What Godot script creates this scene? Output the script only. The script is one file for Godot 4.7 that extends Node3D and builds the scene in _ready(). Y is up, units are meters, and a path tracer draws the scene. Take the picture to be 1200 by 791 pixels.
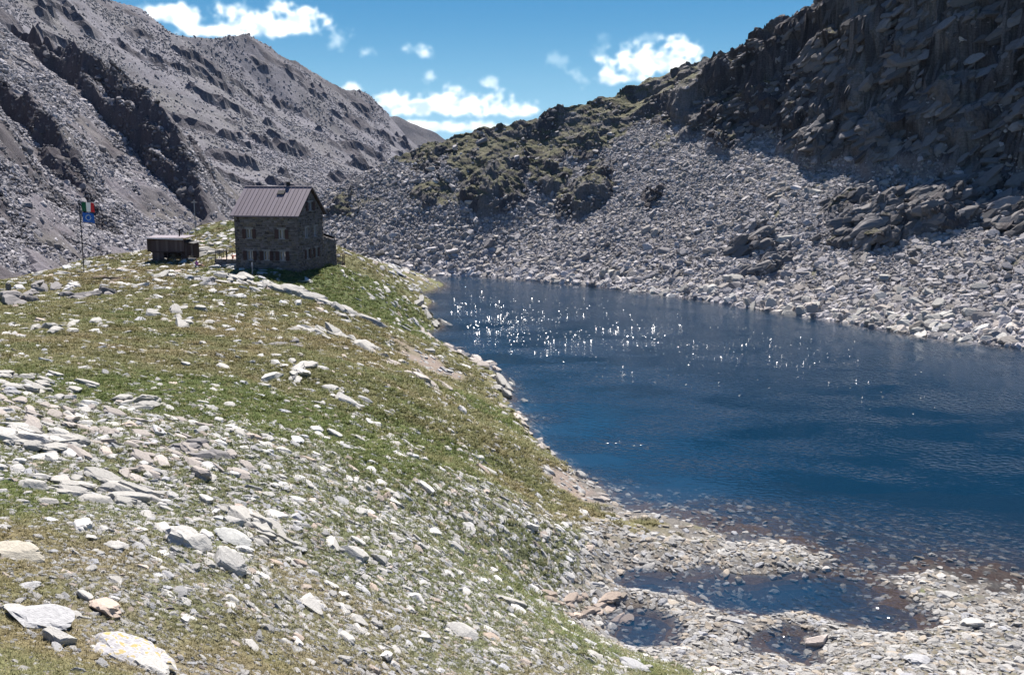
extends Node3D
# An alpine lake below a scree hillside, a stone hut on a grassy knoll, a mountain valley behind.
# Lake level is y = 0; the photographer stands 20 m above it at the origin and looks along -z.

const EYE := 20.0
const FOCAL := 1167.0          # pixels, for a picture 1200 wide
const PITCH := 9.75            # degrees downwards

# ------------------------------------------------------------------ fields
var gx0 := -104.0
var gz0 := -244.0
var gstep := 0.5
var gnx := 417
var gnz := 533
var G := PackedFloat32Array()          # heights of the near ground
var mx := 105
var mz := 134
var F_stone := PackedFloat32Array()    # how stony, green, straw, bare the ground is, on a 2 m grid
var F_green := PackedFloat32Array()
var F_straw := PackedFloat32Array()
var F_soil := PackedFloat32Array()
var N1 := FastNoiseLite.new()
var N2 := FastNoiseLite.new()
var N3 := FastNoiseLite.new()
var NC := FastNoiseLite.new()
var NR := FastNoiseLite.new()
var rng := RandomNumberGenerator.new()
var slabs: Array[Mesh] = []
var blocks: Array[Mesh] = []
var chunks: Array[Mesh] = []
var M := {}
var used := {}

# ------------------------------------------------------------------ small helpers
func ray(px: float, py: float) -> Vector2:
	var a := deg_to_rad(PITCH)
	var dx := (px - 600.0) / FOCAL
	var dy := (395.5 - py) / FOCAL
	var fw := cos(a) + dy * sin(a)
	return Vector2(dx / fw, (dy * cos(a) - sin(a)) / fw)

func at(px: float, py: float, zd: float) -> Vector3:
	var r := ray(px, py)
	return Vector3(r.x * zd, EYE + r.y * zd, -zd)

func level(px: float, py: float, el: float) -> Vector3:   # where that direction meets the height el
	var r := ray(px, py)
	return at(px, py, (el - EYE) / r.y)

func hit(px: float, py: float) -> Vector3:                 # where that direction meets the near ground
	var r := ray(px, py)
	var zd := 9.0
	while zd < 230.0:
		if ground(r.x * zd, -zd) >= EYE + r.y * zd:
			break
		zd += 0.2
	return Vector3(r.x * zd, ground(r.x * zd, -zd), -zd)

func ground(x: float, z: float) -> float:
	var u := clampf((x - gx0) / gstep, 0.0, gnx - 1.01)
	var v := clampf((z - gz0) / gstep, 0.0, gnz - 1.01)
	var i := int(u)
	var j := int(v)
	u -= i
	v -= j
	var k := j * gnx + i
	return lerpf(lerpf(G[k], G[k + 1], u), lerpf(G[k + gnx], G[k + gnx + 1], u), v)

func ground_normal(x: float, z: float) -> Vector3:
	return Vector3(ground(x - 0.6, z) - ground(x + 0.6, z), 1.2, ground(x, z - 0.6) - ground(x, z + 0.6)).normalized()

func field(f: PackedFloat32Array, x: float, z: float) -> float:
	var u := clampf((x - gx0) / 2.0, 0.0, mx - 1.01)
	var v := clampf((z - gz0) / 2.0, 0.0, mz - 1.01)
	var i := int(u)
	var j := int(v)
	u -= i
	v -= j
	var k := j * mx + i
	return lerpf(lerpf(f[k], f[k + 1], u), lerpf(f[k + mx], f[k + mx + 1], u), v)

func table(t: Array, s: float) -> float:                   # piecewise linear, [x, y, x, y, ...]
	if s <= t[0]:
		return t[1]
	for i in range(2, t.size(), 2):
		if s <= t[i]:
			return lerpf(t[i - 1], t[i + 1], (s - t[i - 2]) / (t[i] - t[i - 2]))
	return t[t.size() - 1]

func numbered(called: String) -> String:
	var n: int = used.get(called, 0)
	used[called] = n + 1
	return called if n == 0 else "%s_%03d" % [called, n]

func tag(o: Node3D, label: String, category: String, group := "") -> Node3D:
	o.set_meta("label", label)
	o.set_meta("category", category)
	if group != "":
		o.set_meta("group", group)
	return o

func thing(called: String, label: String, category: String, where: Vector3, turn := 0.0, group := "") -> Node3D:
	var o := Node3D.new()
	o.name = numbered(called)
	o.position = where
	o.rotation.y = turn
	add_child(o)
	return tag(o, label, category, group)

func part(called: String, m: Mesh, mat: Material, parent: Node, xf := Transform3D()) -> MeshInstance3D:
	var o := MeshInstance3D.new()
	o.name = called if parent != self else numbered(called)
	o.mesh = m
	if mat:
		o.material_override = mat
	o.transform = xf
	parent.add_child(o, true)
	return o

func structure(called: String, m: Mesh, mat: Material) -> MeshInstance3D:
	var o := part(called, m, mat, self)
	o.set_meta("kind", "structure")
	return o

func noise(kind: int, freq: float, oct: int, sd: int) -> FastNoiseLite:
	var n := FastNoiseLite.new()
	n.noise_type = kind
	n.frequency = freq
	n.fractal_octaves = oct
	n.seed = sd
	return n

func noise_tex(n: FastNoiseLite, size: int, lo: Color, hi: Color, bump := -1.0) -> NoiseTexture2D:
	var t := NoiseTexture2D.new()
	t.width = size
	t.height = size
	t.seamless = true
	t.noise = n
	if bump > 0.0:
		t.as_normal_map = true
		t.bump_strength = bump
	else:
		var g := Gradient.new()
		g.set_color(0, lo)
		g.set_color(1, hi)
		t.color_ramp = g
	return t

func lin(r: float, g: float, b: float) -> Color:
	return Color(r, g, b).linear_to_srgb()

func paint(r: float, g: float, b: float, rough := 0.9) -> StandardMaterial3D:
	var m := StandardMaterial3D.new()
	m.albedo_color = lin(r, g, b)
	m.roughness = rough
	m.metallic_specular = 0.3
	return m

# triplanar grain over vertex or copy colours
func grained(tex: Texture2D, scale: float, bump_tex: Texture2D, bump_cm: float, world := true, rough := 0.95) -> StandardMaterial3D:
	var m := StandardMaterial3D.new()
	m.vertex_color_use_as_albedo = true
	m.roughness = rough
	m.metallic_specular = 0.25
	m.albedo_texture = tex
	m.uv1_triplanar = true
	m.uv1_world_triplanar = world
	m.uv1_scale = Vector3.ONE * scale
	if bump_tex:
		m.heightmap_enabled = true
		m.heightmap_texture = bump_tex
		m.heightmap_scale = bump_cm
	return m

# a grid of points as a mesh; flat faces when smooth is false
func sheet(pts: PackedVector3Array, cols: PackedColorArray, nu: int, nv: int, smooth := true, keep := PackedByteArray()) -> ArrayMesh:
	var idx := PackedInt32Array()
	idx.resize((nu - 1) * (nv - 1) * 6)
	var turned := (pts[1] - pts[0]).cross(pts[nu] - pts[0]).y > 0.0      # keep the faces looking up
	var c := 0
	for j in nv - 1:
		for i in nu - 1:
			var k := j * nu + i
			if keep.size() and not (keep[k] or keep[k + 1] or keep[k + nu] or keep[k + nu + 1]):
				continue
			if (i + j) % 2 == 0:
				idx[c] = k; idx[c + 1] = k + 1; idx[c + 2] = k + nu
				idx[c + 3] = k + 1; idx[c + 4] = k + nu + 1; idx[c + 5] = k + nu
			else:
				idx[c] = k; idx[c + 1] = k + nu + 1; idx[c + 2] = k + nu
				idx[c + 3] = k; idx[c + 4] = k + 1; idx[c + 5] = k + nu + 1
			if turned:
				var w := idx[c + 1]; idx[c + 1] = idx[c + 2]; idx[c + 2] = w
				w = idx[c + 4]; idx[c + 4] = idx[c + 5]; idx[c + 5] = w
			c += 6
	idx.resize(c)
	var arr := []
	arr.resize(Mesh.ARRAY_MAX)
	arr[Mesh.ARRAY_VERTEX] = pts
	if cols.size():
		arr[Mesh.ARRAY_COLOR] = cols
	arr[Mesh.ARRAY_INDEX] = idx
	if smooth:
		var nor := PackedVector3Array()
		nor.resize(pts.size())
		for j in nv:
			for i in nu:
				var k := j * nu + i
				var a := pts[k + (1 if i < nu - 1 else 0)] - pts[k - (1 if i > 0 else 0)]
				var b := pts[k + (nu if j < nv - 1 else 0)] - pts[k - (nu if j > 0 else 0)]
				var n := b.cross(a)
				nor[k] = n.normalized() if n.y > 0.0 else -n.normalized()
		arr[Mesh.ARRAY_NORMAL] = nor
	var m := ArrayMesh.new()
	m.add_surface_from_arrays(Mesh.PRIMITIVE_TRIANGLES, arr)
	return m

# ------------------------------------------------------------------ sky
func make_sky() -> ImageTexture:
	var w := 4096
	var h := 2048
	var im := Image.create(w, h, false, Image.FORMAT_RGB8)
	var zen := Color(0.10, 0.26, 0.50)
	var mid := Color(0.285, 0.525, 0.705)
	var low := Color(0.58, 0.75, 0.83)
	var rows := []
	for y in h:
		var el := 90.0 - (y + 0.5) * 180.0 / h
		var c := low
		if el > 0.0:
			c = low.lerp(mid, smoothstep(0.0, 10.5, el))
			c = c.lerp(zen, smoothstep(8.0, 50.0, el))
		rows.append(c)
		im.fill_rect(Rect2i(0, y, w, 1), c)
	var nb := noise(FastNoiseLite.TYPE_SIMPLEX_SMOOTH, 0.055, 5, 31)
	var nf := noise(FastNoiseLite.TYPE_SIMPLEX_SMOOTH, 0.16, 3, 55)
	var ns := noise(FastNoiseLite.TYPE_SIMPLEX_SMOOTH, 0.03, 4, 77)
	# clouds: centre in picture coordinates, half width, half height, fullness, body (0 wisp .. 1 cumulus), shade
	var list := [
		[203, 20, 46, 17, 0.9, 1.0], [310, 30, 66, 24, 0.95, 1.0], [245, 38, 40, 10, 0.6, 1.0], [350, 22, 22, 16, 0.8, 1.0], [108, 0, 22, 12, 0.7, 1.0], [395, 44, 15, 11, 0.0, 0.55], [428, 62, 9, 6, 0.0, 0.5],
		[492, 61, 21, 8, 0.1, 0.8], [503, 90, 10, 8, 0.0, 0.6], [574, 96, 10, 8, 0.0, 0.6],
		[470, 128, 42, 18, 0.95, 1.0], [540, 125, 62, 21, 1.0, 1.0], [600, 130, 40, 13, 0.9, 1.0], [540, 150, 110, 7, 0.5, 0.8], [500, 148, 60, 8, 0.6, 0.9], [415, 104, 16, 7, 0.5, 0.8],
		[760, 78, 58, 24, 1.0, 1.0], [800, 60, 22, 16, 0.9, 1.0], [725, 92, 26, 10, 0.6, 0.9], [680, 88, 14, 10, 0.0, 0.35], [655, 70, 14, 12, 0.0, 0.3], [705, 60, 12, 18, 0.0, 0.22], [760, 45, 18, 6, 0.0, 0.3],
	]
	var boxes := []
	for c in list:
		var r := ray(c[0], c[1])
		var az := rad_to_deg(atan(r.x))
		var el := rad_to_deg(atan(r.y / sqrt(1.0 + r.x * r.x)))
		boxes.append([az, el, c[2] * 0.049, c[3] * 0.049, c[4], c[5]])
	var rc := RandomNumberGenerator.new()
	rc.seed = 5
	for k in 70:                                             # the same fair-weather sky goes on all round
		var az := rc.randf_range(32.0, 328.0)
		var el := rc.randf_range(2.0, 9.0) if k < 45 else rc.randf_range(10.0, 38.0)
		boxes.append([az, el, rc.randf_range(1.5, 6.5), rc.randf_range(0.5, 1.5), rc.randf_range(0.3, 1.0), rc.randf_range(0.5, 1.0)])
	for b in boxes:
		var px0 := int((b[0] - b[2] * 1.5) / 360.0 * w)
		var px1 := int((b[0] + b[2] * 1.5) / 360.0 * w)
		var py0 := int((90.0 - b[1] - b[3] * 1.8) / 180.0 * h)
		var py1 := int((90.0 - b[1] + b[3] * 1.6) / 180.0 * h)
		for py in range(py0, py1 + 1):
			for px in range(px0, px1 + 1):
				var u: float = ((px + 0.5) / w * 360.0 - b[0]) / b[2]
				var v: float = (90.0 - (py + 0.5) / h * 180.0 - b[1]) / b[3]
				var vv: float = v if v > 0.0 else v * (1.0 + 0.9 * b[4])   # flatter undersides
				var d := 1.0 - sqrt(u * u + vv * vv)
				d += nb.get_noise_2d(px, py * 1.25) * (0.75 if b[4] > 0.2 else 1.2) + nf.get_noise_2d(px, py) * 0.26 + 0.02
				var a: float = smoothstep(-0.10, 0.55 if b[4] > 0.2 else 1.0, d) * b[5]
				if a <= 0.0:
					continue
				var x := posmod(px, w)
				var grey: float = smoothstep(0.05, 0.5, ns.get_noise_2d(px * 1.6 + 40.0, py * 3.0) + 0.10 - v * 0.35) * 0.75 * b[4]
				var white := Color(1, 1, 1).lerp(Color(0.66, 0.77, 0.88), grey)
				im.set_pixel(x, py, im.get_pixel(x, py).lerp(white, a))
	return ImageTexture.create_from_image(im)

# ------------------------------------------------------------------ the near ground: heights from what the picture shows of it
func build_heights() -> void:
	var C: Array[Vector3] = []
	# shore of the lake (height 0)
	for p in [[497, 324], [487, 345], [484, 368], [497, 392], [540, 417], [588, 445], [597, 475], [622, 512], [664, 548], [712, 590], [785, 606]]:
		C.append(level(p[0], p[1], 0.0))
	# low gravel flats between lake, pools and slope: px, py, height
	for p in [[860, 634, 0.02], [930, 640, 0.02], [1090, 692, 0.16], [1190, 705, -0.02], [1140, 672, -0.12], [1060, 672, -0.08], [1180, 650, -0.5], [1100, 640, -0.45], [1000, 620, -0.55], [900, 592, -0.6], [1100, 615, -0.7], [800, 580, -0.6],
			[820, 688, -0.4], [770, 682, -0.3], [720, 676, -0.15], [900, 697, -0.6], [980, 712, -0.62], [1045, 736, -0.45], [970, 690, -0.5], [850, 702, -0.55], [930, 715, -0.5], [800, 694, -0.4], [835, 712, -0.2], [880, 722, 0.05], [960, 738, 0.12], [880, 672, 0.10], [960, 668, 0.0], [990, 668, -0.2], [1010, 690, -0.3], [700, 660, 0.55], [780, 655, 0.25], [860, 665, 0.12], [1120, 740, 0.45], [1190, 760, 0.6],
			[850, 738, 0.22], [760, 705, 0.22], [690, 685, 0.5], [930, 763, -0.4], [1000, 770, 0.45], [870, 775, 0.4], [1190, 791, 0.8], [1000, 791, 0.7], [755, 733, -0.4], [785, 745, -0.3], [725, 722, -0.2], [690, 705, 0.5], [720, 620, 0.7], [650, 600, 1.6], [660, 700, 1.0]]:
		C.append(level(p[0], p[1], p[2]))
	# slope and knoll: px, py, distance
	for p in [[20, 791, 13.5], [150, 791, 15.0], [300, 791, 17.5], [450, 791, 20.5], [580, 791, 24.5], [700, 791, 30.0], [800, 791, 34.0],
			[20, 700, 17.0], [200, 700, 19.5], [330, 700, 22.5], [450, 700, 27.0], [570, 700, 32.5],
			[20, 600, 23.0], [180, 600, 26.0], [320, 600, 30.0], [450, 600, 36.5], [560, 610, 43.0],
			[20, 500, 33.0], [150, 510, 34.5], [300, 520, 38.0], [450, 520, 47.0], [560, 530, 55.5], [610, 520, 62.0],
			[20, 430, 46.0], [150, 440, 47.0], [300, 450, 52.0], [420, 450, 59.0], [520, 460, 68.0], [565, 470, 73.0],
			[20, 375, 67.0], [150, 380, 67.0], [300, 390, 74.0], [400, 400, 76.0], [480, 430, 78.0],
			[10, 345, 86.0], [100, 340, 92.0], [200, 345, 92.0], [300, 342, 97.0], [365, 355, 95.0], [430, 385, 90.0],
			[98, 320, 106.0], [100, 306, 119.0], [60, 318, 108.0], [20, 333, 97.0], [140, 301, 122.0], [165, 306, 117.0], [165, 299, 127.0], [200, 293, 130.0], [210, 309, 114.0], [277, 316, 111.5], [350, 321, 110.0], [393, 312, 120.0], [420, 345, 113.0], [455, 372, 107.0], [440, 330, 128.0], [465, 345, 128.0],
			[250, 264, 150.0], [230, 268, 146.0], [330, 268, 152.0], [375, 283, 150.0], [410, 300, 150.0], [450, 312, 152.0], [470, 318, 165.0]]:
		C.append(at(p[0], p[1], p[2]))
	# what lies out of sight: behind the knoll, under the water, behind the photographer
	for p in [[-66, 5.0, -108], [-78, 0, -118], [-55, 3.5, -140], [-62, -2, -140], [-85, -2, -140], [-90, -3, -175], [-60, -3, -175], [-45, 6, -170], [-60, 0, -200], [-35, 4, -185], [-30, 2.0, -205], [-20, 1.5, -205], [-95, 6, -70], [-70, 12, -50], [-95, 16, -25], [-50, 15, -15],
			[-95, 9, -100], [-70, -3, -235], [-95, -3, -235], [-25, 3, -240],
			[5, -3.5, -150], [10, -4.5, -125], [-6, -2.5, -150], [28, -5, -110], [25, -4.5, -90], [45, -4, -90], [60, -4, -100], [22, -2.6, -76], [35, -2.2, -70], [50, -2, -66], [12, -3, -95], [30, -4, -140], [10, -4, -175], [60, -4, -130], [90, -4, -100], [90, -4, -150],
			[30, -4, -200], [60, -4, -220], [0, -3, -225], [95, -4, -230],
			[40, -1.2, -58], [60, -1.5, -60], [90, -2, -70], [75, 0.6, -45], [95, 1, -40], [60, 1.2, -20], [95, 4, -10], [35, 3, -25], [30, 8, -8], [60, 5, 10], [0, 18.2, 0], [-10, 18.0, -2], [10, 16.5, -2], [-30, 18, 0], [0, 20, 15], [-90, 22, 15], [90, 12, 15], [-4, 15.5, -6], [6, 13.5, -8], [14, 9.0, -14]]:
		C.append(Vector3(p[0], p[1], p[2]))
	# radial interpolation (multiquadric), then a cubic through a 4 m grid
	var n := C.size()
	var A := []
	for i in n:
		var row := PackedFloat64Array()
		row.resize(n + 1)
		for j in n:
			row[j] = sqrt((C[i].x - C[j].x) ** 2 + (C[i].z - C[j].z) ** 2 + 4.0)
		row[i] += 0.0
		row[n] = C[i].y - 4.0
		A.append(row)
	for k in n:
		var best := k
		for i in range(k + 1, n):
			if absf(A[i][k]) > absf(A[best][k]):
				best = i
		var tmp = A[k]
		A[k] = A[best]
		A[best] = tmp
		var pk: PackedFloat64Array = A[k]
		for i in range(k + 1, n):
			var ri: PackedFloat64Array = A[i]
			var f := ri[k] / pk[k]
			if f == 0.0:
				continue
			for j in range(k, n + 1):
				ri[j] -= f * pk[j]
			A[i] = ri
	var wgt := PackedFloat64Array()
	wgt.resize(n)
	for k in range(n - 1, -1, -1):
		var s: float = A[k][n]
		for j in range(k + 1, n):
			s -= A[k][j] * wgt[j]
		wgt[k] = s / A[k][k]
	var cs := 2.0
	var cnx := 108
	var cnz := 138
	var coarse := PackedFloat32Array()
	coarse.resize(cnx * cnz)
	for j in cnz:
		var z := gz0 - cs + j * cs
		for i in cnx:
			var x := gx0 - cs + i * cs
			var s := 4.0
			for k in n:
				var dx := x - C[k].x
				var dz := z - C[k].z
				s += wgt[k] * sqrt(dx * dx + dz * dz + 4.0)
			coarse[j * cnx + i] = s
	G.resize(gnx * gnz)
	var tmpa := PackedFloat32Array()
	tmpa.resize(gnx * cnz)
	for j in cnz:
		for i in gnx:
			var u := 1.0 + i * gstep / cs
			var k := int(u)
			var t := u - k
			var q := j * cnx + k
			tmpa[j * gnx + i] = cubic_interpolate(coarse[q], coarse[q + 1], coarse[q - 1], coarse[q + 2], t)
	for j in gnz:
		var v := 1.0 + j * gstep / cs
		var k := int(v)
		var t := v - k
		for i in gnx:
			var q := k * gnx + i
			var h := cubic_interpolate(tmpa[q], tmpa[q + gnx], tmpa[q - gnx], tmpa[q + 2 * gnx], t)
			var x := gx0 + i * gstep
			var z := gz0 + j * gstep
			var rough := smoothstep(0.3, 2.5, absf(h)) * 0.85 + 0.15
			h += rough * (N1.get_noise_2d(x * 0.9, z * 0.9) * 0.55 + N2.get_noise_2d(x * 3.0, z * 3.0) * 0.16) + N2.get_noise_2d(x * 9.0, z * 9.0) * 0.05 + (1.0 - smoothstep(0.4, 1.4, absf(h))) * N2.get_noise_2d(x * 3.6 + 40.0, z * 4.6) * 0.20
			G[j * gnx + i] = h

func blob_field(list: Array, base: float) -> PackedFloat32Array:
	var f := PackedFloat32Array()
	f.resize(mx * mz)
	f.fill(base)
	for b in list:
		var p := hit(b[0], b[1])
		var rx: float = b[2]
		var rz: float = b[3]
		var w: float = b[4]
		for j in range(maxi(0, int((p.z - 3.0 * rz - gz0) / 2.0)), mini(mz, int((p.z + 3.0 * rz - gz0) / 2.0) + 2)):
			for i in range(maxi(0, int((p.x - 3.0 * rx - gx0) / 2.0)), mini(mx, int((p.x + 3.0 * rx - gx0) / 2.0) + 2)):
				var dx := (gx0 + i * 2.0 - p.x) / rx
				var dz := (gz0 + j * 2.0 - p.z) / rz
				f[j * mx + i] += w * exp(-dx * dx - dz * dz)
	return f

func build_fields() -> void:
	# picture place, radius across, radius in depth, weight
	F_stone = blob_field([
		[100, 760, 6, 3, 0.6], [300, 760, 6, 4, 0.55], [500, 760, 6, 5, 0.45], [650, 770, 6, 5, 0.5], [300, 660, 8, 4, 0.5], [120, 640, 5, 3, 0.6], [420, 640, 6, 4, 0.5], [480, 690, 6, 4, 0.5],
		[60, 470, 9, 6, 0.75], [180, 520, 7, 5, 0.75], [280, 560, 6, 4, 0.7], [350, 550, 6, 5, 0.6], [400, 590, 5, 4, 0.6], [160, 590, 5, 3, 0.35],
		[800, 655, 9, 3, 0.9], [680, 650, 7, 4, 0.75], [600, 640, 6, 4, 0.55], [740, 700, 6, 3, 0.8], [900, 740, 8, 3, 0.9], [1050, 770, 10, 4, 0.9], [1150, 720, 8, 3, 0.8], [1180, 785, 8, 4, 0.9], [830, 780, 7, 4, 0.7], [950, 650, 6, 3, 0.6],
		[560, 520, 8, 6, 0.25], [480, 560, 7, 6, 0.2], [350, 480, 9, 8, 0.15], [520, 440, 7, 6, 0.25], [480, 370, 5, 14, 0.3], [490, 335, 6, 14, 0.5], [430, 325, 10, 12, -0.4], [380, 345, 9, 10, -0.45], [400, 330, 7, 8, -0.3], [230, 480, 8, 5, -0.25], [60, 610, 4, 3, -0.25], [60, 690, 3, 2, -0.2], [300, 470, 8, 6, -0.1],
		[230, 310, 7, 6, 0.4], [280, 330, 6, 6, 0.3], [100, 345, 10, 8, 0.1], [150, 400, 12, 9, -0.12]], 0.42)
	F_green = blob_field([
		[230, 480, 9, 6, 0.9], [400, 600, 10, 8, 0.35], [250, 600, 8, 6, 0.3], [500, 540, 8, 8, 0.3], [420, 330, 9, 13, 1.3], [370, 340, 7, 9, 1.1], [260, 275, 7, 12, 0.5], [460, 375, 4, 6, 0.7], [470, 600, 8, 5, 0.75], [560, 590, 6, 5, 0.4], [400, 510, 8, 6, 0.3], [570, 480, 3, 5, 0.8], [40, 560, 5, 4, 0.4], [60, 620, 5, 3, 0.4], [600, 720, 4, 3, 0.4],
		[740, 765, 4, 3, 0.4], [330, 590, 5, 4, 0.4], [140, 370, 9, 6, 0.35], [500, 720, 3, 3, 0.4], [1060, 697, 2.0, 0.8, 0.8], [1150, 705, 2.0, 0.8, 0.6], [300, 500, 10, 8, 0.2], [420, 460, 8, 8, 0.2], [120, 440, 8, 6, 0.3], [580, 640, 4, 3, 0.4]], 0.18)
	F_straw = blob_field([
		[60, 690, 5, 3, 0.9], [130, 720, 4, 3, 0.6], [300, 680, 5, 3, 0.5], [300, 390, 12, 9, 0.4], [440, 400, 6, 8, 0.35], [100, 325, 12, 10, 0.45], [250, 280, 12, 20, 0.3], [120, 540, 4, 2, 0.6], [230, 660, 4, 3, 0.5], [640, 630, 6, 3, 0.3], [700, 610, 6, 3, 0.3], [400, 720, 5, 3, 0.3], [420, 790, 5, 3, 0.3],
		[380, 345, 8, 8, -0.3], [300, 340, 9, 6, 0.3], [60, 400, 9, 6, 0.2]], 0.22)
	F_soil = blob_field([
		[500, 425, 3, 3.5, 0.6], [530, 440, 2.5, 3, 0.35], [470, 400, 2, 3, 0.2], [690, 575, 3, 3, 0.9], [740, 600, 5, 2, 0.25], [680, 700, 3, 2, 0.3], [620, 505, 1.2, 4, 0.3], [490, 330, 4, 16, 0.35], [470, 410, 1.5, 5, 0.2],
		[590, 470, 1.4, 8, 0.2]], 0.0)

func ground_tone(x: float, z: float, h: float) -> Color:
	var gr := field(F_green, x, z) + N2.get_noise_2d(x * 1.4, z * 1.4) * 0.55 + N1.get_noise_2d(x * 1.5 + 90.0, z * 1.5) * 0.5
	var sw := field(F_straw, x, z) + N2.get_noise_2d(x * 1.8 + 300.0, z * 1.8) * 0.6
	var so := field(F_soil, x, z) + N2.get_noise_2d(x * 2.2 - 200.0, z * 2.2) * 0.3
	var st := field(F_stone, x, z) + N2.get_noise_2d(x * 2.0, z * 2.0 + 500.0) * 0.5
	var c := Color(0.170, 0.170, 0.084)
	c = c.lerp(Color(0.208, 0.176, 0.098), clampf(smoothstep(0.15, 0.75, sw), 0.0, 1.0))
	c = c.lerp(Color(0.105, 0.138, 0.046), clampf(smoothstep(0.25, 0.95, gr), 0.0, 1.0) * 0.85)
	c = c.lerp(Color(0.225, 0.205, 0.180), clampf(smoothstep(0.85, 1.5, st), 0.0, 0.75) * (1.0 if h < 1.2 else 0.35))
	c = c.lerp(Color(0.300, 0.245, 0.215), clampf(smoothstep(0.30, 0.65, so), 0.0, 1.0))
	if h < 0.6 and z > -62.0:
		c = c.lerp(Color(0.19, 0.178, 0.165), clampf(smoothstep(0.55, 0.2, h + N2.get_noise_2d(x * 3.0, z * 3.0 + 70.0) * 0.5 + 0.6 * maxf(0.0, gr - 0.75)), 0.0, 1.0))
	if h < 0.02:
		c = c.lerp(Color(0.115, 0.080, 0.066), clampf(smoothstep(0.02, -0.10, h + N2.get_noise_2d(x * 6.0, z * 6.0) * 0.06), 0.0, 1.0))
	return c

func build_ground() -> void:
	var pts := PackedVector3Array()
	var cols := PackedColorArray()
	pts.resize(gnx * gnz)
	cols.resize(gnx * gnz)
	for j in gnz:
		for i in gnx:
			var k := j * gnx + i
			var x := gx0 + i * gstep
			var z := gz0 + j * gstep
			pts[k] = Vector3(x, G[k], z)
			cols[k] = ground_tone(x, z, G[k])
	structure("ground", sheet(pts, cols, gnx, gnz, true), M.ground)
	var floor_mesh := PlaneMesh.new()
	floor_mesh.size = Vector2(9000, 9000)
	var o := structure("valley_floor", floor_mesh, M.valley)
	o.position = Vector3(0, -14, -1500)

# ------------------------------------------------------------------ the hillside across the lake
const SHORE := [-75.0, -24.0, -60.0, -22.0, -30.0, -16.0, -14.0, -9.0, 1.3, 1.0, 8.0, 5.7, 15.5, 7.3, 34.1, 9.4, 52.3, 8.7, 69.3, 5.8, 83.8, 2.7, 96.3, -0.5, 105.6, 0.1, 140.0, -6.0, 200.0, -20.0]
const CLIFF := [-40.0, 12.0, -6.6, 19.1, 1.7, 30.4, 6.9, 40.1, 15.7, 45.9, 29.7, 41.2, 39.6, 40.7, 45.2, 44.3, 52.9, 38.9, 65.4, 36.3, 74.6, 35.1, 82.7, 34.7, 93.6, 31.5, 150.0, 26.0]
const RIDGE := [-75.0, 2.0, -50.0, 9.0, -37.4, 14.2, -31.0, 19.4, -25.3, 24.6, -17.0, 27.8, -7.0, 30.2, -5.0, 32.4, 0.4, 34.2, 4.4, 36.8, 12.0, 41.0, 27.3, 43.2, 36.4, 46.0, 43.1, 49.2, 56.4, 56.5, 70.4, 63.5, 82.3, 70.0, 110.0, 84.0, 150.0, 92.0]
# crags: s, t of the foot, half width, height of the face, slope of the top
const CRAGS := [[-4.0, 13.5, 7.0, 4.6, 0.43], [-13.0, 9.0, 4.5, 3.0, 0.44], [14.0, 22.0, 5.0, 5.0, 0.38], [76.0, 17.0, 5.0, 4.4, 0.34], [84.0, 21.0, 6.5, 4.2, 0.34], [95.0, 22.0, 5.0, 2.8, 0.36], [68.0, 26.0, 4.5, 2.2, 0.4], [30.0, 27.0, 4.0, 1.2, 0.5], [-28.0, -2.0, 5.0, 1.6, 0.5], [4.0, 25.0, 5.0, 2.4, 0.45], [-20.0, 14.0, 5.0, 2.2, 0.48], [6.0, 34.0, 5.0, 2.6, 0.45], [58.0, 16.0, 4.0, 1.0, 0.52], [64.0, 12.0, 3.0, 0.8, 0.52]]
var hill_s0 := -78.0
var hill_t0 := -30.0
var hill_step := 0.42
var hill_tstep := 0.26
var hill_ns := 540
var hill_nt := 582
var hill_h := PackedFloat32Array()
var hill_rock := PackedFloat32Array()
var ts_tab := PackedFloat32Array()
var tc_tab := PackedFloat32Array()
var rd_tab := PackedFloat32Array()

func hill_xz(s: float, t: float) -> Vector2:
	return Vector2(-16.0 + 0.698 * s + 0.717 * t, -186.0 + 0.717 * s - 0.698 * t)

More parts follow.
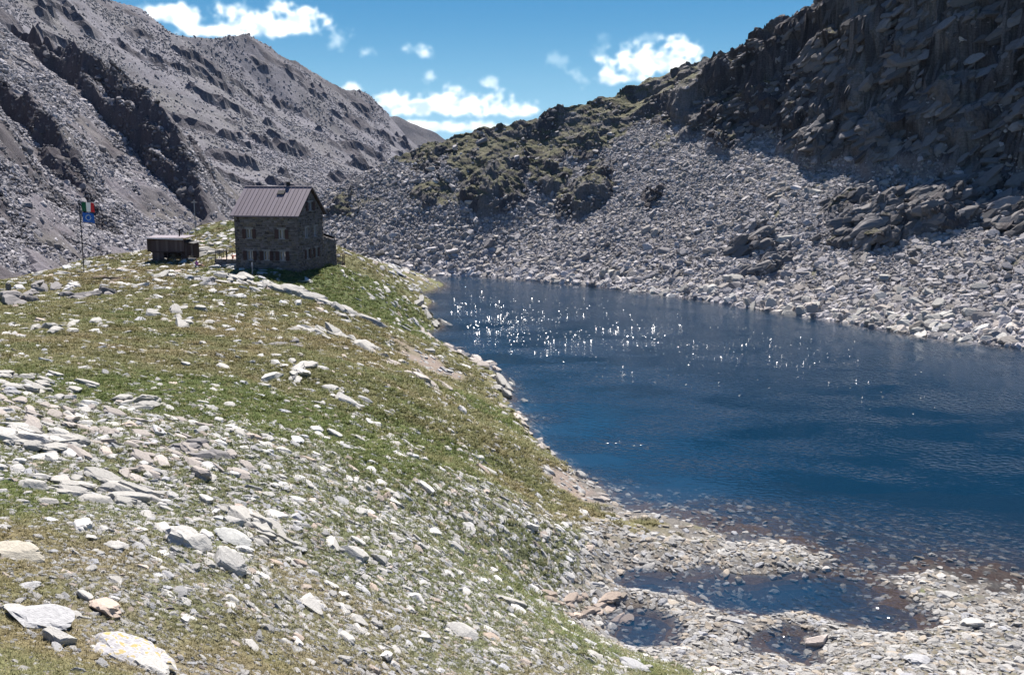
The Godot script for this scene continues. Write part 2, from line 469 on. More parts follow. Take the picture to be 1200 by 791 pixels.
func build_hill() -> void:
	hill_h.resize(hill_ns * hill_nt)
	hill_rock.resize(hill_ns * hill_nt)
	var pts := PackedVector3Array()
	var cols := PackedColorArray()
	pts.resize(hill_ns * hill_nt)
	cols.resize(hill_ns * hill_nt)
	var wob := noise(FastNoiseLite.TYPE_SIMPLEX_SMOOTH, 0.06, 3, 11)
	for i in hill_ns:
		var s0 := hill_s0 + i * hill_step
		for j in hill_nt:
			var t := hill_t0 + j * hill_tstep
			var k := j * hill_ns + i
			var q := hill_xz(s0, t)
			var wv := wob.get_noise_2d(q.x, q.y)
			var s := s0 + wv * 3.0
			var ts := table(SHORE, s0)
			var tc := table(CLIFF, s) + wob.get_noise_2d(q.x * 2.0 + 77.0, q.y * 2.0) * 4.0
			var rd := table(RIDGE, s0)
			var steep := lerpf(0.80, 1.65, smoothstep(8.0, 32.0, s)) + 1.1 * smoothstep(38.0, 56.0, s)
			var kf := 0.72 - 0.22 * smoothstep(45.0, 100.0, s0)
			var h := kf * (t - ts)
			var rock := 0.0
			if h > 0.0:
				h *= 1.0 - 0.12 * exp(-h * 0.12)
			if t > tc:
				var d := t - tc
				h = kf * (tc - ts) + steep * d
				rock = smoothstep(0.0, 2.0, d)
				# ledges: the face climbs in tilted steps
				if s > 4.0:
					var lay := h - 0.42 * s + wv * 5.0
					var span := 9.5
					var fr := fposmod(lay, span) / span
					h += (smoothstep(0.30, 0.75, fr) - fr) * span * 0.85 * smoothstep(0.0, 8.0, d) * smoothstep(4.0, 20.0, s)
			h += wob.get_noise_2d(q.x * 0.5 + 200.0, q.y * 0.5) * 2.0 * smoothstep(2.0, 14.0, h)
			for c in CRAGS:
				var ds: float = absf(s - c[0]) / c[2]
				if ds < 1.15:
					var fr2: float = c[1] + 1.5 * ds * ds * c[2] * 0.35 + N2.get_noise_2d(q.x * 2.0, q.y * 2.0) * 1.6
					if t > fr2:
						var hc: float = kf * (c[1] - ts) + c[3] * (1.0 - 0.6 * ds * ds) + c[4] * (t - c[1]) + N2.get_noise_2d(q.x * 1.2 + 50.0, q.y * 1.2) * 1.2
						hc -= absf(N2.get_noise_2d(q.x * 1.6 + 9.0, q.y * 1.6)) * 1.6
						var ramp := smoothstep(0.0, 2.6, t - fr2) * 0.55 + smoothstep(3.4, 5.2, t - fr2) * 0.45
						if hc > h:
							h = lerpf(h, hc, ramp)
							rock = maxf(rock, minf(1.0, (t - fr2) * 2.0))
			var rr := rd + N2.get_noise_2d(q.x * 2.2, q.y * 2.2) * 1.3
			if h > rr:
				h = rr - minf(40.0, (h - rr) * 0.25)
			# jointed blocks on bare rock
			if rock > 0.0:
				var a := NC.get_noise_2d(q.x * 0.5 + h * 0.35, (q.y - h * 0.3) * 0.9)
				var b := NC.get_noise_2d(q.x * 1.5 + 31.0 + h * 0.6, q.y * 1.9 + h * 0.4)
				h += rock * lerpf(0.4, 1.0, smoothstep(14.0, 38.0, s)) * (a * 0.9 + b * 0.45 - absf(N2.get_noise_2d((q.x + q.y * 0.5) * 0.6, (q.y - h * 0.5) * 1.2)) * 2.0 + 0.5)
			h += N2.get_noise_2d(q.x * 5.0, q.y * 5.0) * 0.25
			hill_h[k] = h
			hill_rock[k] = rock
			var jx := 0.0
			var jz := 0.0
			if rock > 0.0:
				var out := N2.get_noise_3d(q.x * 0.9, (h + q.x * 0.5) * 1.7, q.y * 0.9) * 2.0 + NC.get_noise_3d(q.x * 0.9 + h * 0.3, (h - q.x * 0.4) * 1.9, q.y * 0.9) * 0.7 + NC.get_noise_3d(q.x * 2.0, h * 3.4, q.y * 2.0) * 0.2
				out *= lerpf(0.45, 1.0, smoothstep(14.0, 38.0, s))
				jx = -0.717 * out * rock
				jz = 0.698 * out * rock
			pts[k] = Vector3(q.x + jx, h, q.y + jz)
	# colours: bare rock, and turf where it is flat enough to hold
	for j in hill_nt:
		for i in hill_ns:
			var k := j * hill_ns + i
			var h := hill_h[k]
			var q := pts[k]
			var c := Color(0.27, 0.25, 0.262)
			if hill_rock[k] > 0.5:
				c = Color(0.110, 0.100, 0.104).lerp(Color(0.205, 0.192, 0.190), clampf(0.5 + NC.get_noise_2d(q.x * 1.2, q.z * 1.2 + h * 0.7), 0.0, 1.0))
			c *= 1.0 + 0.18 * N2.get_noise_2d(q.x * 4.0, q.z * 4.0)
			var gr := turf(i, j)
			if gr > 0.0:
				c = c.lerp(Color(0.20, 0.185, 0.11).lerp(Color(0.145, 0.15, 0.075), clampf(0.5 + N2.get_noise_2d(q.x * 2.0, q.z * 2.0), 0.0, 1.0)), gr)
			c.a = 1.0
			cols[k] = c
	structure("scree_hillside", sheet(pts, cols, hill_ns, hill_nt, false), M.rock)

func turf(i: int, j: int) -> float:
	if i < 1 or j < 1 or i > hill_ns - 2 or j > hill_nt - 2:
		return 0.0
	var k := j * hill_ns + i
	var q := hill_xz(hill_s0 + i * hill_step, hill_t0 + j * hill_tstep)
	var s := hill_s0 + i * hill_step
	var flat := 1.0 / sqrt(1.0 + ((hill_h[k + 1] - hill_h[k - 1]) / hill_step) ** 2 * 0.25 + ((hill_h[k + hill_ns] - hill_h[k - hill_ns]) / hill_tstep) ** 2 * 0.25)
	var n := N2.get_noise_2d(q.x * 1.1 + 70.0, q.y * 1.1) * 0.8 + N1.get_noise_2d(q.x, q.y) * 0.5
	var want := 0.12 if hill_rock[k] < 0.5 else 0.55
	want += 0.42 * smoothstep(26.0, 8.0, s) * smoothstep(8.0, 18.0, hill_h[k])
	want += 0.12 * smoothstep(20.0, 40.0, hill_h[k])
	return smoothstep(0.60, 0.74, flat) * smoothstep(0.60, 0.85, n + want) * 0.8

func hill_at(s: float, t: float) -> float:
	var u := clampf((s - hill_s0) / hill_step, 0.0, hill_ns - 1.01)
	var v := clampf((t - hill_t0) / hill_tstep, 0.0, hill_nt - 1.01)
	var i := int(u)
	var j := int(v)
	u -= i
	v -= j
	var k := j * hill_ns + i
	return lerpf(lerpf(hill_h[k], hill_h[k + 1], u), lerpf(hill_h[k + hill_ns], hill_h[k + hill_ns + 1], u), v)

func hill_cell(s: float, t: float) -> int:
	return clampi(int((t - hill_t0) / hill_tstep), 0, hill_nt - 1) * hill_ns + clampi(int((s - hill_s0) / hill_step), 0, hill_ns - 1)

# ------------------------------------------------------------------ the valley side on the far left
const RIBS := [[275.0, 1.07, 87.0, 7.0], [284.0, 1.05, 90.0, 6.5], [295.0, 1.0, 97.0, 6.5], [236.0, 0.9, 100.0, 6.0], [244.0, 0.85, 108.0, 6.0], [203.0, 0.8, 104.0, 6.0], [210.0, 0.8, 112.0, 6.0], [318.0, 0.9, 95.0, 4.0], [186.0, 0.5, 98.0, 3.5], [225.0, 0.6, 118.0, 5.0]]

func rib(r: Array, x: float, zd: float) -> float:        # metres past the foot of that rib's face
	return zd - (r[0] + (-x - r[2]) * r[1]) + N1.get_noise_2d(x * 0.6 + r[0], -zd * 0.6) * 9.0 + N2.get_noise_2d(x * 1.2, zd * 1.2 + r[0]) * 2.5

func spur_height(x: float, z: float) -> float:
	var zd := -z
	var h := -5.0 + 0.70 * (-x - 73.0)
	h += N1.get_noise_2d(x * 0.22, z * 0.22) * 9.0 * smoothstep(-8.0, 20.0, h) + N1.get_noise_2d(x * 0.7 + 40.0, z * 0.7) * 2.5
	# ribs of rock run down the slope; their faces look back down the valley
	var warp := N1.get_noise_2d(x * 0.5 + 9.0, z * 0.5 + 200.0) * 14.0
	for r in RIBS:
		var d: float = rib(r, x, zd)
		if d > 0.0 and -x > r[2] - 6.0:
			var a: float = r[3] * smoothstep(-5.0, 12.0, -x - r[2] + 4.0) * (0.8 + 0.7 * N1.get_noise_2d(x * 0.7, z * 0.7 + r[0]))
			h += a * smoothstep(0.0, 3.6, d) * (1.0 - smoothstep(5.0, 40.0, d))
	# the crest, then down into the next gully
	var over := zd - 352.0 - N1.get_noise_2d(x * 0.8, 5.0) * 9.0
	if over > 0.0:
		h -= over * 0.55
	return h

func far_height(x: float, z: float) -> float:
	var zd := -z
	var xr := table([300.0, -330.0, 620.0, -300.0, 700.0, -282.0, 760.0, -253.0, 820.0, -223.0, 880.0, -197.0, 960.0, -160.0, 1010.0, -142.0, 1050.0, -127.0, 1100.0, -106.0, 1180.0, -70.0, 1300.0, -30.0], zd)
	var hr := table([300.0, 160.0, 620.0, 146.0, 700.0, 131.0, 735.0, 128.0, 760.0, 117.0, 800.0, 118.0, 840.0, 126.0, 880.0, 117.0, 920.0, 105.0, 960.0, 97.0, 1010.0, 90.0, 1050.0, 69.0, 1100.0, 44.0, 1180.0, 22.0, 1300.0, 0.0], zd)
	var xf := table([300.0, -110.0, 400.0, -95.0, 700.0, -70.0, 1000.0, -25.0, 1300.0, 30.0], zd)
	var v := (xf - x) / (xf - xr)
	var h := hr * v if v < 1.0 else hr * (1.0 - (v - 1.0) * 0.7)
	if v < 1.0:
		h += hr * 0.10 * sin(v * PI) * -1.0
	h += N1.get_noise_2d(x * 0.10, z * 0.10) * 14.0 * smoothstep(0.05, 0.4, v) * smoothstep(1.3, 0.9, v)
	# outcrops: patches where the slope breaks into small cliffs that look down the valley
	var m := (1.0 - 0.8 * smoothstep(0.80, 0.95, v)) * far_outcrop(x, z)
	if m > 0.0:
		var ph := fposmod(zd * 0.036 - x * 0.030 + N1.get_noise_2d(x * 0.4, z * 0.4) * 0.9, 1.0)
		h += m * (smoothstep(0.0, 0.3, ph) - ph) * 7.0
		h += m * N1.get_noise_2d(x * 0.9, z * 0.9) * 2.0
	h += N2.get_noise_2d(x * 0.5, z * 0.5) * 0.8
	return h

func far_outcrop(x: float, z: float) -> float:            # where dark bedrock breaks through the scree
	var a := N1.get_noise_2d((x * 0.8 + z * 0.6) * 0.45, (z * 0.8 - x * 0.6) * 0.13) + 0.6 * N1.get_noise_2d(x * 0.9 + 33.0, z * 0.9)
	return smoothstep(0.20, 0.30, a)

func spur_outcrop(x: float, z: float) -> float:
	var zd := -z
	var warp := N1.get_noise_2d(x * 0.5 + 9.0, z * 0.5 + 200.0) * 14.0
	var m := smoothstep(0.30, 0.40, N1.get_noise_2d((x * 0.8 + z * 0.6) * 1.0, (z * 0.8 - x * 0.6) * 0.35) + 0.5 * N2.get_noise_2d(x * 0.6, z * 0.6))
	for r in RIBS:
		var d := rib(r, x, zd)
		if d > -1.0 and d < 5.0 and -x > r[2] - 3.0:
			m = 1.0
	return m

func build_mountains() -> void:
	var nx := 230
	var nz := 250
	var pts := PackedVector3Array()
	var cols := PackedColorArray()
	pts.resize(nx * nz)
	cols.resize(nx * nz)
	for j in nz:
		for i in nx:
			var x := -272.0 + i * 1.0
			var z := -392.0 + j * 1.08
			var h := spur_height(x, z)
			h += NC.get_noise_2d(x * 0.5, z * 0.5) * 1.1 + N2.get_noise_2d(x * 1.5, z * 1.5) * 0.7
			pts[j * nx + i] = Vector3(x, h, z)
			var c := Color(0.19, 0.176, 0.20).lerp(Color(0.155, 0.145, 0.122), clampf(0.3 + N1.get_noise_2d(x * 0.6, z * 0.6) * 1.4, 0.0, 1.0) * 0.6)
			c = c.lerp(Color(0.115, 0.104, 0.115), spur_outcrop(x, z))
			cols[j * nx + i] = c * (1.0 + 0.2 * N2.get_noise_2d(x * 2.0, z * 2.0))
	structure("scree_spur", sheet(pts, cols, nx, nz, false), M.rock)
	nx = 230
	nz = 330
	pts.resize(nx * nz)
	cols.resize(nx * nz)
	for j in nz:
		for i in nx:
			var x := -440.0 + i * 2.2
			var z := -1280.0 + j * 2.8
			var h := far_height(x, z)
			pts[j * nx + i] = Vector3(x, h, z)
			var c := Color(0.20, 0.194, 0.222).lerp(Color(0.165, 0.16, 0.165), clampf(0.3 + N1.get_noise_2d(x * 0.2, z * 0.2) * 1.2, 0.0, 1.0))
			c = c.lerp(Color(0.115, 0.107, 0.122), far_outcrop(x, z))
			cols[j * nx + i] = c * (1.0 + 0.2 * N2.get_noise_2d(x * 0.8, z * 0.8))
	structure("mountain", sheet(pts, cols, nx, nz, false), M.far_rock)
	nx = 130
	nz = 60
	pts.resize(nx * nz)
	cols.resize(nx * nz)
	for j in nz:
		for i in nx:
			var x := -420.0 + i * 5.0
			var z := -1800.0 + j * 6.0
			var crest := table([-420.0, 20.0, -210.0, 93.0, -178.0, 93.0, -150.0, 83.0, -115.0, 70.0, -60.0, 30.0, 80.0, -14.0, 230.0, -14.0], x)
			var d := absf(z + 1560.0)
			var h := crest - d * 0.55 * (1.0 + crest / 200.0) + N1.get_noise_2d(x * 0.15, z * 0.15) * 8.0
			pts[j * nx + i] = Vector3(x, h, z)
			cols[j * nx + i] = Color(0.20, 0.19, 0.20) * (1.0 + 0.25 * N1.get_noise_2d(x * 0.4, z * 0.4))
	structure("distant_ridge", sheet(pts, cols, nx, nz, false), M.far_rock)

# ------------------------------------------------------------------ the lake
func build_lake() -> void:
	var nx := 300
	var nz := 330
	var pts := PackedVector3Array()
	var uvs := PackedVector2Array()
	var keep := PackedByteArray()
	pts.resize(nx * nz)
	keep.resize(nx * nz)
	for j in nz:
		for i in nx:
			var x := -24.0 + i * 0.5
			var z := -196.0 + j * 0.5
			var k := j * nx + i
			var y := N3.get_noise_2d(x * 1.0, z * 1.6) * 0.004
			pts[k] = Vector3(x, y, z)
			keep[k] = 1 if ground(x, z) < 0.35 else 0
	var lake := structure("lake", sheet(pts, PackedColorArray(), nx, nz, true, keep), M.water)
	# short steep wavelets where the wind brushes the lake
	var wx := []
	var wc := PackedColorArray()
	var r := RandomNumberGenerator.new()
	r.seed = 44
	for k in 2400:
		var px := r.randf_range(480.0, 1010.0)
		var py := 372.0 + (px - 560.0) * 0.11 + r.randfn(0.0, 15.0)
		if r.randf() < 0.12:
			py += r.randf_range(5.0, 50.0)
			px += r.randf_range(0.0, 160.0)
		elif r.randf() < smoothstep(760.0, 1000.0, px) * 0.75:
			continue
		var p := level(px, py, 0.0)
		if ground(p.x, p.z) > -1.6 or N2.get_noise_2d(p.x * 0.8, p.z * 0.8) < -0.15:
			continue
		var sc := r.randf_range(0.18, 0.48)
		wx.append(Transform3D(Basis(Vector3.UP, r.randfn(0.05, 0.22)) * Basis.from_scale(Vector3(sc * r.randf_range(0.6, 1.2), sc * maxf(0.3, r.randfn(0.95, 0.35)), sc)), Vector3(p.x, 0.008, p.z)))
		wc.append(Color.WHITE)
	multi("wavelets", wavelet(), M.wavelet, wx, wc, "", "", lake)
	# the water's own colour gathers with depth: thin veils of blue, one below the other, each ending where the bed comes up
	for d in [[0.24, M.veil], [0.38, M.veil], [0.54, M.veil], [0.72, M.veil], [0.95, M.veil], [1.25, M.veil], [1.7, M.deep]]:
		var pm := PlaneMesh.new()
		pm.size = Vector2(150, 160)
		var o := part("water_depth", pm, d[1], lake)
		o.position = Vector3(51, -d[0], -117)

func wavelet() -> ArrayMesh:                                # a short steep ripple: the side to the shore leans, the ends run out
	var st := SurfaceTool.new()
	st.begin(Mesh.PRIMITIVE_TRIANGLES)
	st.set_smooth_group(-1)
	var a := Vector3(-0.10, 0.055, -0.03)
	var b := Vector3(0.10, 0.055, -0.03)
	var c := Vector3(-0.12, -0.01, 0.11)
	var d := Vector3(0.12, -0.01, 0.11)
	var e := Vector3(-0.24, -0.01, -0.05)
	var f := Vector3(0.24, -0.01, -0.05)
	var g := Vector3(0.0, -0.01, -0.24)
	for q in [[a, b, d], [a, d, c], [e, a, c], [b, f, d], [g, b, a], [g, a, e], [g, f, b]]:
		for v in q:
			st.add_vertex(v)
	st.generate_normals()
	return st.commit()

# ------------------------------------------------------------------ rocks
func rock_mesh(sd: int, n: int, size: Vector3, cuts: int, lump: float) -> ArrayMesh:
	var r := RandomNumberGenerator.new()
	r.seed = sd
	var planes := []
	for c in cuts:
		var d := Vector3(r.randfn(), r.randfn() * 0.8, r.randfn()).normalized()
		planes.append([d, r.randf_range(0.50, 0.82)])
	planes.append([Vector3(r.randf_range(-0.2, 0.2), 1, r.randf_range(-0.2, 0.2)).normalized(), r.randf_range(0.55, 0.75)])
	var nn := noise(FastNoiseLite.TYPE_SIMPLEX_SMOOTH, 1.3, 2, sd)
	var st := SurfaceTool.new()
	st.begin(Mesh.PRIMITIVE_TRIANGLES)
	st.set_smooth_group(-1)
	for f in 6:
		var grid := []
		for j in n + 1:
			for i in n + 1:
				var a := tan((i * 2.0 / n - 1.0) * PI / 4.0)
				var b := tan((j * 2.0 / n - 1.0) * PI / 4.0)
				var p: Vector3 = [Vector3(1, b, -a), Vector3(-1, b, a), Vector3(a, 1, -b), Vector3(a, -1, b), Vector3(a, b, 1), Vector3(-a, b, -1)][f]
				p = p.normalized() * (1.0 + lump * nn.get_noise_3dv(p.normalized()))
				for pl in planes:
					var over: float = p.dot(pl[0]) - pl[1]
					if over > 0.0:
						p -= pl[0] * over
				p *= 1.0 + 0.05 * nn.get_noise_3dv(p * 3.0)
				grid.append(p * size)
		for j in n:
			for i in n:
				var k := j * (n + 1) + i
				for q in [k, k + n + 1, k + 1, k + 1, k + n + 1, k + n + 2]:
					st.add_vertex(grid[q])
	st.generate_normals()
	return st.commit()

func build_rock_kinds() -> void:
	for k in 9:
		slabs.append(rock_mesh(100 + k, 6, Vector3(0.60, 0.24 + 0.03 * (k % 3), 0.44), 7, 0.35))
	for k in 7:
		blocks.append(rock_mesh(200 + k, 6, Vector3(0.56, 0.42, 0.5), 8, 0.3))
	for k in 6:
		chunks.append(rock_mesh(300 + k, 3, Vector3(0.55, 0.38, 0.46), 5, 0.3))

func multi(called: String, m: Mesh, mat: Material, xf: Array, col: PackedColorArray, label := "", category := "", parent: Node = self) -> MultiMeshInstance3D:
	var mm := MultiMesh.new()
	mm.transform_format = MultiMesh.TRANSFORM_3D
	mm.use_colors = true
	mm.mesh = m
	mm.instance_count = xf.size()
	for i in xf.size():
		mm.set_instance_transform(i, xf[i])
		mm.set_instance_color(i, col[i])
	var o := MultiMeshInstance3D.new()
	o.name = numbered(called) if parent == self else called
	o.multimesh = mm
	o.material_override = mat
	o.set_meta("kind", "stuff")
	parent.add_child(o, true)
	if label != "":
		tag(o, label, category)
	return o

func stone_basis(nrm: Vector3, size: float, tilt: float) -> Basis:
	var up := (nrm + Vector3(rng.randfn(0, tilt), 0, rng.randfn(0, tilt) + tilt * 0.7)).normalized()
	var fwd := Vector3(rng.randfn(0.7, 0.8), 0, rng.randfn(0.6, 0.8))
	if fwd.length() < 0.05:
		fwd = Vector3.RIGHT
	var x := (fwd - up * fwd.dot(up)).normalized()
	return Basis(x, up, x.cross(up)) * Basis.from_scale(Vector3(size * rng.randf_range(0.8, 1.35), size * rng.randf_range(0.7, 1.25), size * rng.randf_range(0.75, 1.1)))

func stone_tone(kind: int) -> Color:
	var v := clampf(rng.randfn(0.46, 0.07), 0.20, 0.60)
	if kind == 1:
		v *= 0.80                                            # the shingle is a darker, greyer stone
	var c := Color(v * 1.01, v * 0.985, v * 0.95)
	var q := rng.randf()
	if kind == 1 and q < 0.22:
		c = Color(v * 1.02, v * 0.90, v * 0.76)
	elif q < 0.10:
		c = Color(v * 0.98, v * 0.84, v * 0.74)
	elif q < 0.2:
		c = Color(v * 0.72, v * 0.72, v * 0.73)
	elif q < 0.32:
		c = Color(v * 0.96, v * 0.97, v * 1.02)
	return c

var stone_rows := []       # [size in the picture, transform, tone, mesh, place kind]

func scatter_stones() -> void:
	# near ground, out to the shore: more and smaller stones close by, where they can be seen
	for n in 260000:
		var ang := rng.randf_range(-0.60, 0.60)
		var zd := 11.0 * pow(19.0, pow(rng.randf(), 0.86))
		var x := ang * zd
		var z := -zd
		if z < -200.0:
			continue
		var h := ground(x, z)
		if h < -0.9 or h > 17.0:
			continue
		var st := field(F_stone, x, z)
		var patch := st + N2.get_noise_2d(x * 2.0, z * 2.0 + 500.0) * 0.75 + N1.get_noise_2d(x * 3.0, z * 3.0 + 900.0) * 0.35
		if h < 0.0:
			patch = minf(st, 1.3) * 0.8 - 0.05 + N2.get_noise_2d(x * 3.0, z * 3.0) * 0.6 + h * 2.2
		if rng.randf() > clampf(smoothstep(0.08, 2.0, patch), (0.24 if zd > 38.0 and h > 0.9 else 0.14) * clampf(st * 3.0 - 0.3, 0.08, 1.0), 0.9) * (1.0 if h < 0.9 else 0.72):
			continue
		var shore := h < 0.9
		var px := 1.0 / (FOCAL / zd)                         # a picture point, in metres
		var size := px * 4.0 * exp(absf(rng.randfn(0, 0.58)))
		size = clampf(size, 0.05, 0.85 if zd < 90.0 else 1.3)
		if shore:
			size = minf(size, 0.5)
		var nrm := ground_normal(x, z)
		var m: Mesh = slabs[rng.randi() % 9] if rng.randf() < (0.55 if shore else 0.72) else blocks[rng.randi() % 7]
		var b := stone_basis(nrm, size, 0.13)
		var sink := size * rng.randf_range(-0.14, 0.06)
		stone_rows.append([size / zd, Transform3D(b, Vector3(x, h + sink, z)), stone_tone(1 if shore else 0), m, 2 if h < 0.0 else (1 if shore else 0)])
	print("stones ", stone_rows.size())

var marks := []
func nearest_mark(p: Vector3) -> String:
	if marks.is_empty():
		for m in [[98, 320, "the flagpole"], [35, 350, "the dark overhanging ledge"], [230, 375, "the scattered flat slabs of the knoll"], [100, 348, "the dark mossy ledge"], [370, 355, "the long pale ledge"], [415, 400, "the blocky jointed outcrop"], [480, 440, "the pink bare soil"], [340, 438, "the smooth whitish slab patch"],
				[30, 450, "the stepped pale slabs"], [45, 515, "the broad smooth slab band"], [140, 515, "the broken tan slabs"], [120, 580, "the outcrop split by dark joints"], [165, 476, "the rounded slab top"], [230, 535, "the dark blocky boulders"], [220, 640, "the broad whitish stone"], [46, 735, "the arched grey slab"],
				[150, 772, "the lichen spotted slab"], [366, 714, "the tilted slab in straw grass"], [430, 658, "the pair of white stones"], [404, 470, "the tilted meadow slab"], [540, 745, "the sunken flat slab"], [680, 705, "the rusty slabs"], [740, 782, "the dark fronted grey slab"], [700, 586, "the little gravel point"],
				[850, 700, "the shallow pool"], [990, 716, "the pool outlet"], [930, 765, "the small round pool"], [1080, 698, "the gravel bar's grassy patch"], [1140, 735, "the pale rounded boulder"], [1077, 778, "the bluish white stone"], [560, 460, "the shore path"], [600, 470, "the green cove"], [500, 370, "the ledges below the lawn"], [300, 330, "the marker post"], [560, 560, "the lower meadow's edge"], [470, 600, "the green strip of the slope"], [620, 650, "the stony bank above the pool"]]:
			marks.append([hit(m[0], m[1]), m[2]])
	var best := 1e9
	var name_of := ""
	for m in marks:
		var d: float = m[0].distance_squared_to(p)
		if d < best:
			best = d
			name_of = m[1]
	return name_of

func stone_label(p: Vector3, c: Color, size: float, flat: bool, where: int) -> String:
	var tone := "tan" if c.b / c.r < 0.86 else ("dark grey" if c.g < 0.32 else ("bluish grey" if c.b > c.r * 1.02 else ("whitish" if c.g > 0.46 else "pale grey")))
	var big := "large" if size > 0.75 else ("middling" if size > 0.42 else "small")
	var form := "flat slab" if flat else "blocky stone"
	return "%s %s %s %s %s" % [big, tone, form, ["in the grass by", "on the gravel by", "standing in the water by"][where], nearest_mark(p)]

func place_stones() -> void:
	var order := range(stone_rows.size())
	order.sort_custom(func(a, b): return stone_rows[a][0] > stone_rows[b][0])
	var groups := ["loose stones on the grassy slope", "stones of the gravel shore", "stones in the shallows"]
	var n := 0
	var by := {}
	for o in order:
		var r: Array = stone_rows[o]
		var p: Vector3 = r[1].origin
		var inside := absf(p.x / p.z) < 0.5 and p.z > -150.0 and (p.y - EYE) / -p.z > -0.52
		if n < 290 and inside:
			n += 1
			var s := MeshInstance3D.new()
			s.name = numbered("stone")
			s.mesh = r[3]
			s.material_override = stone_mat(r[2])
			s.transform = r[1]
			add_child(s)
			tag(s, stone_label(p, r[2], r[0] * -p.z, slabs.has(r[3]), r[4]), "stone", groups[r[4]])
			continue
		if not by.has(r[3]):
			by[r[3]] = [[], PackedColorArray()]
		by[r[3]][0].append(r[1])
		by[r[3]][1].append(r[2])
	var root := Node3D.new()
	root.name = "rubble"
	root.set_meta("kind", "stuff")
	add_child(root)
	tag(root, "small pale rubble strewn over the slope and shore", "rubble")
	for m in by:
		multi("stones", m, M.stone, by[m][0], by[m][1], "", "", root)

var stone_mats := {}
func stone_mat(c: Color) -> Material:
	var key := "%d %d %d" % [int(c.r * 12.0), int(c.g / c.r * 10.0), int(c.b / c.r * 10.0)]
	if not stone_mats.has(key):
		var m: StandardMaterial3D = M.stone_single.duplicate()
		m.albedo_color = lin(c.r * 1.0, c.g * 1.0, c.b * 1.0)
		stone_mats[key] = m
	return stone_mats[key]

